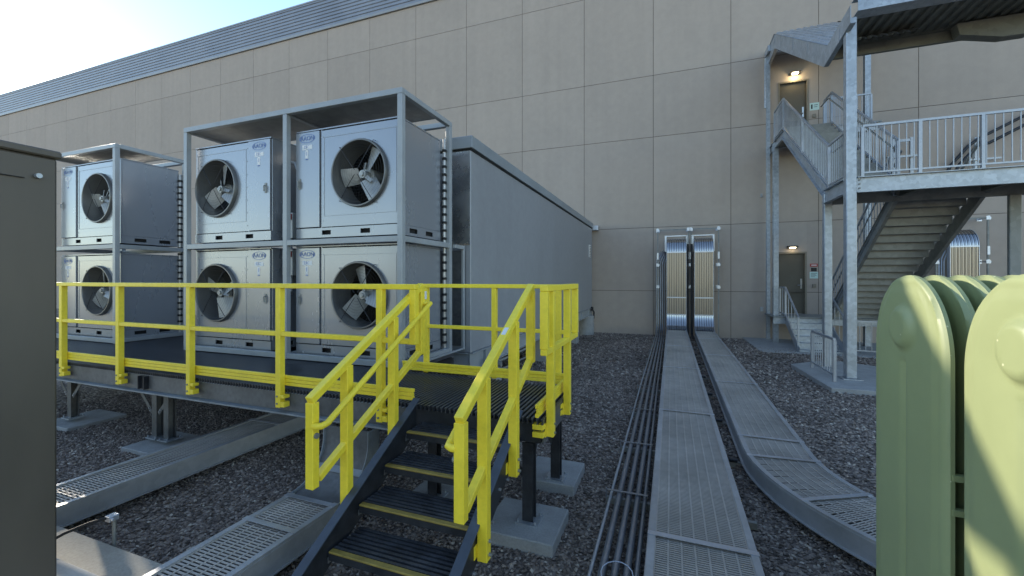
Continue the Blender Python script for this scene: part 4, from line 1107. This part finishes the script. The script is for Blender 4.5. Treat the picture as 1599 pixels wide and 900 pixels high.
m = MB(); m.beam((4.68, 11.45, 7.25), (4.68, 15.7, 9.80), 0.012, 0.30, (1, 0, 0)); m.box(5.84, 5.852, 15.75, 16.86, 9.55, 9.95); m.box(4.69, 5.84, 15.74, 15.752, 9.58, 9.97); m.build('roof_beam', 'underside', tw)
m = MB(); m.box(3.12, 3.195, 16.3, 16.84, 9.72, 9.92); m.tube([(3.14, 16.80, 9.72), (3.14, 16.84, 9.5), (3.14, 16.86, 8.0)], 0.03, 8); m.build('gutter', 'galv', tw)
# lower landing, steps and their rails
MB().box(3.12, 6.05, 15.52, 16.86, 0.80, 0.84).build('landing_floor', 'galvdk', tw)
m = MB(); m.chan((3.12, 15.53, 0.70), (6.05, 15.53, 0.70), 0.18, 0.05, 0.01, (0, -1, 0)); m.build('landing_beam', 'galv', tw)
stp = MB()
for k in range(5):
    z = 0.66-0.165*k; y0_ = 15.48-0.28*(k+1); stp.box(3.46, 4.52, y0_, y0_+0.30, z-0.03, z); stp.box(3.46, 4.52, y0_+0.005, y0_+0.012, z-0.17, z-0.031)
stp.build('steps', 'galv', tw)
for x in (3.45, 4.53):
    m = MB(); m.beam((x, 14.0, -0.02), (x, 15.52, 0.76), 0.012, 0.22, (1, 0, 0)); m.build('step_stringer', 'galv', tw)
guard([(3.45, 14.1, 0.03), (3.45, 15.5, 0.84), (3.45, 16.2, 0.84)], 0.92, sp=0.3)
guard([(4.53, 14.1, 0.03), (4.53, 15.5, 0.84)], 0.92, sp=0.3)
# pads
m = MB(); m.prism([(2.62, 11.3), (2.72, 9.06), (4.6, 9.10), (5.2, 11.0), (3.6, 12.2)], 'z', -0.1, 0.08)
single(m, 'concrete_slab', 'concrete', 'angular concrete slab around the front column of the stair tower', 'concrete slab', bevel=0.01)
m = MB(); m.box(2.45, 6.4, 13.75, 16.88, -0.2, -0.04)
single(m, 'concrete_slab', 'concrete', 'low concrete slab in front of the lower door steps', 'concrete slab', bevel=0.01)
# little gate rail on the slab
def small_rail(a, b, h, label, z0=0.085, sp=0.13):
    t = empty('slab_railing', ((a[0]+b[0])/2, (a[1]+b[1])/2, z0), label, 'railing')
    A, B = Vector((a[0], a[1], z0)), Vector((b[0], b[1], z0)); u = Vector((0, 0, 1))
    for p in (A, B): MB().beam(p, p+u*(h-0.022), 0.05, 0.05, (1, 0, 0)).build('post', 'rail', t)
    m = MB(); m.beam(A+u*h, B+u*h, 0.042, 0.042); m.beam(A+u*0.12, B+u*0.12, 0.03, 0.03); m.build('rails', 'rail', t)
    m = MB(); n = max(2, int((B-A).length/sp))
    for k in range(1, n): c = A+(B-A)*k/n; m.beam(c+u*0.136, c+u*(h-0.022), 0.014, 0.014, (1, 0, 0))
    m.build('balusters', 'rail', t)
small_rail((2.94, 10.95), (2.94, 9.62), 0.80, 'short galvanised railing on the slab left of the tower front column')
small_rail((4.75, 14.1), (7.4, 14.1), 0.92, 'low galvanised railing under the stair flight, beyond the front column', z0=-0.05)
single(MB().box(3.00, 3.06, W-0.06, W-0.002, 4.9, 5.02).box(3.0, 3.08, W-0.06, W-0.002, 0.9, 1.05), 'pipe_clips', 'rail', 'small pale clips on the wall left of the stair tower', 'clips')
# wall bracket stand and black pipes seen through the landing railing
t = empty('wall_bracket', (6.6, W, 5.5), 'galvanised U shaped bracket on the wall, seen through the landing railing', 'bracket')
m = MB(); m.box(6.52, 6.60, 16.4, 16.48, 4.4, 6.4); m.box(6.95, 7.03, 16.4, 16.48, 4.4, 6.4); m.build('uprights', 'rail', t)
m = MB(); m.box(6.601, 6.949, 16.41, 16.47, 6.28, 6.36); m.box(6.35, 7.2, 16.33, 16.398, 5.78, 5.84); m.build('crossbars', 'rail', t)
m = MB(); m.box(6.54, 6.58, 16.485, W-0.002, 5.0, 5.05); m.box(6.97, 7.01, 16.485, W-0.002, 5.0, 5.05); m.build('arms', 'rail', t)
for k, lb in ((0, 'upper one of the two black bent pipes behind the landing railing'), (1, 'lower one of the two black bent pipes behind the landing railing')):
    d = 0.16*k
    single(MB().tube([(7.6+d, 16.70-0.1*k, 4.0), (7.75+d, 16.70-0.1*k, 4.85), (8.05+d, 16.70-0.1*k, 5.5), (8.45+d, 16.70-0.1*k, 6.05-d*.3), (8.7+d, 16.70-0.1*k, 6.25-d*1.2), (10.8, 16.70-0.1*k, 7.4-d*1.6)], 0.045, 10), 'bent_pipe', 'dpost', lb, 'pipe', 'black bent pipes behind the landing railing', smooth=True)
t = empty('pipe_bracket', (8.75, W, 5.8), 'pale strut bracket holding the black bent pipes on the wall', 'bracket')
MB().box(8.62, 8.68, 16.74, 16.78, 4.6, 6.3).build('upright', 'rail', t); MB().box(8.3, 9.2, 16.70, 16.735, 5.60, 5.65).build('crossbar', 'rail', t)
MB().box(8.63, 8.67, 16.785, W-0.002, 5.2, 5.25).build('arm', 'rail', t)

# ================================================================= GREEN RADIATORS
def radiator(yc, label, xs0=0.88, half=0.262, ztop=2.045, zbot=-0.05, nf=6):
    t = empty('radiator_bank', (xs0+0.2, yc, 0.3), label, 'radiator', 'green oil cooling radiators')
    def halfw(z):
        d = ztop-z; r = half*1.15
        if d >= r: return half
        a = 1-(1-d/r)**2.0
        return half*max(0.0, a)**0.5
    zbot = 0.30
    zs = []; 
    for k in range(19): zs.append(ztop-0.34*(1-math.cos(k/18*math.pi/2)))
    z = zs[-1]
    while z > zbot: z -= 0.05; zs.append(z)
    ss = [-1, -0.97, -0.93, -0.88, -0.82] + [-0.75+0.0625*k for k in range(25)] + [0.82, 0.88, 0.93, 0.97, 1]
    def smst(a, b, x): x = max(0, min(1, (x-a)/(b-a))); return x*x*(3-2*x)
    # refine z rows near the pressed dome
    zr = sorted(set([round(v, 4) for v in zs] + [round(ztop-0.10-0.0125*k, 4) for k in range(20)]), reverse=True)
    def height(y, z, hw, first):
        dedge = min(hw-abs(y), ztop-z) if hw > 0 else 0
        dt = min(hw-abs(y), (ztop-z)*0.9)
        h = 0.012*smst(0.0, 0.016, dt)
        # pressed rim line
        h += 0.005*smst(0.045, 0.058, dt)
        if True:
            zc = ztop-0.205; rr = math.hypot(y, (z-zc)); 
            h += 0.022*(1-smst(0.062, 0.095, rr))
            if z < zc-0.11:
                h -= 0.009*(1-smst(0.008, 0.020, abs(y)))*smst(0.0, 0.03, zc-0.11-z)
        return h
    for k in range(nf):
        x = xs0+0.075*k; m = MB(); vs = []; n = len(ss)
        for z in zr:
            hw = halfw(z)
            for s_ in ss: vs.append((x-height(s_*hw, z, hw, k == 0), yc+s_*hw, z))
        nf_ = len(vs); fs = []
        for i in range(len(zr)-1):
            for j in range(n-1): fs.append((i*n+j, (i+1)*n+j, (i+1)*n+j+1, i*n+j+1))
        # back sheet
        vs += [(x+0.012, v[1], v[2]) for v in vs[:nf_]]
        for i in range(len(zr)-1):
            for j in range(n-1): fs.append((nf_+i*n+j, nf_+i*n+j+1, nf_+(i+1)*n+j+1, nf_+(i+1)*n+j))
            fs.append((i*n, nf_+i*n, nf_+(i+1)*n, (i+1)*n)); fs.append((i*n+n-1, (i+1)*n+n-1, nf_+(i+1)*n+n-1, nf_+i*n+n-1))
        L = (len(zr)-1)*n
        for j in range(n-1): fs.append((L+j, nf_+L+j, nf_+L+j+1, L+j+1))
        m._add(vs, fs); m.build('fin', 'fin', t, smooth=True)
    m = MB(); m.cyl((xs0+0.01, yc, ztop-0.205), (xs0+0.9, yc, ztop-0.205), 0.06, 18); m.cyl((xs0+0.01, yc, 0.45), (xs0+0.9, yc, 0.45), 0.05, 18); m.build('header_pipe', 'fin', t, smooth=True)
    m = MB(); m.box(xs0+0.005, xs0+0.40, yc-half-0.004, yc-half+0.02, 1.355, 1.375); m.box(xs0+0.005, xs0+0.40, yc-half-0.004, yc-half+0.02, 1.24, 1.26)
    m.build('tie_bar', 'fin', t)
    return t
ra = radiator(2.09, 'green radiator bank with rounded fin tops, farther from the camera')
rb_ = radiator(1.49, 'nearest green radiator bank cut by the right edge of the picture')
tk = empty('transformer_tank', (2.3, 1.6, 0), 'green transformer tank behind the radiators, outside the picture', 'transformer')
m = MB(); m.box(1.78, 3.2, 0.4, 2.9, 0.0, 1.85); m.build('tank', 'fin', tk, bevel=0.02)
m = MB(); m.box(1.72, 3.26, 0.34, 2.96, 1.852, 1.90); m.build('lid', 'fin', tk, bevel=0.01)

# ================================================================= LEFT CABINET, KERB SLAB, GROUND CABLE
cb = empty('equipment_cabinet', (-4.2, 0.6, 0.2), 'tall dark brown metal cabinet at the left edge of the picture', 'cabinet')
m = MB(); m.box(-4.9, -3.40, -0.8, 1.39, 0.24, 2.74); m.build('body', 'cab', cb, bevel=0.012)
m = MB(); m.box(-4.95, -3.385, -0.85, 1.405, 2.742, 2.785); m.build('top_cover', 'cab', cb, bevel=0.008)
m = MB(); m.cyl((-3.39, 1.30, 2.62), (-3.365, 1.30, 2.62), 0.014, 10); m.build('lifting_bolt', 'galv', cb)
m = MB(); m.box(-3.398, -3.390, -0.30, -0.292, 0.4, 2.6); m.box(-3.398, -3.390, -0.29, 1.25, 2.598, 2.602); m.build('door_seam', 'dark', cb)
m = MB(); m.box(-9, -2.2, -3, 1.78, -0.2, 0.17)
single(m, 'concrete_kerb_slab', 'slab', 'sunlit beige concrete slab edge in the lower left corner', 'concrete slab', bevel=0.015)
m = MB(); m.box(-9, -3.16, -3, 1.515, 0.171, 0.235)
single(m, 'concrete_plinth', 'slab2', 'whiter raised concrete plinth under the dark cabinet', 'concrete plinth', bevel=0.012)
t = empty('ground_cable', (-3.75, 1.77, 0.17), 'dark grounding cable with bright clamp at the slab edge', 'cable')
m = MB(); m.tube([(-3.40-0.45, 1.44, 0.265), (-3.86, 1.52, 0.28), (-3.83, 1.60, 0.31), (-3.76, 1.70, 0.34), (-3.70, 1.765, 0.35)], 0.010, 8); m.build('cable', 'black', t, smooth=True)
m = MB(); m.cyl((-3.685, 1.80, -0.05), (-3.685, 1.80, 0.36), 0.012, 8); m.build('ground_rod', 'galvdk', t, smooth=True)
m = MB(); m.box(-3.715, -3.66, 1.76, 1.82, 0.325, 0.365); m.cyl((-3.73, 1.775, 0.345), (-3.64, 1.775, 0.345), 0.012, 8); m.build('clamp', 'strap', t, bevel=0.004)
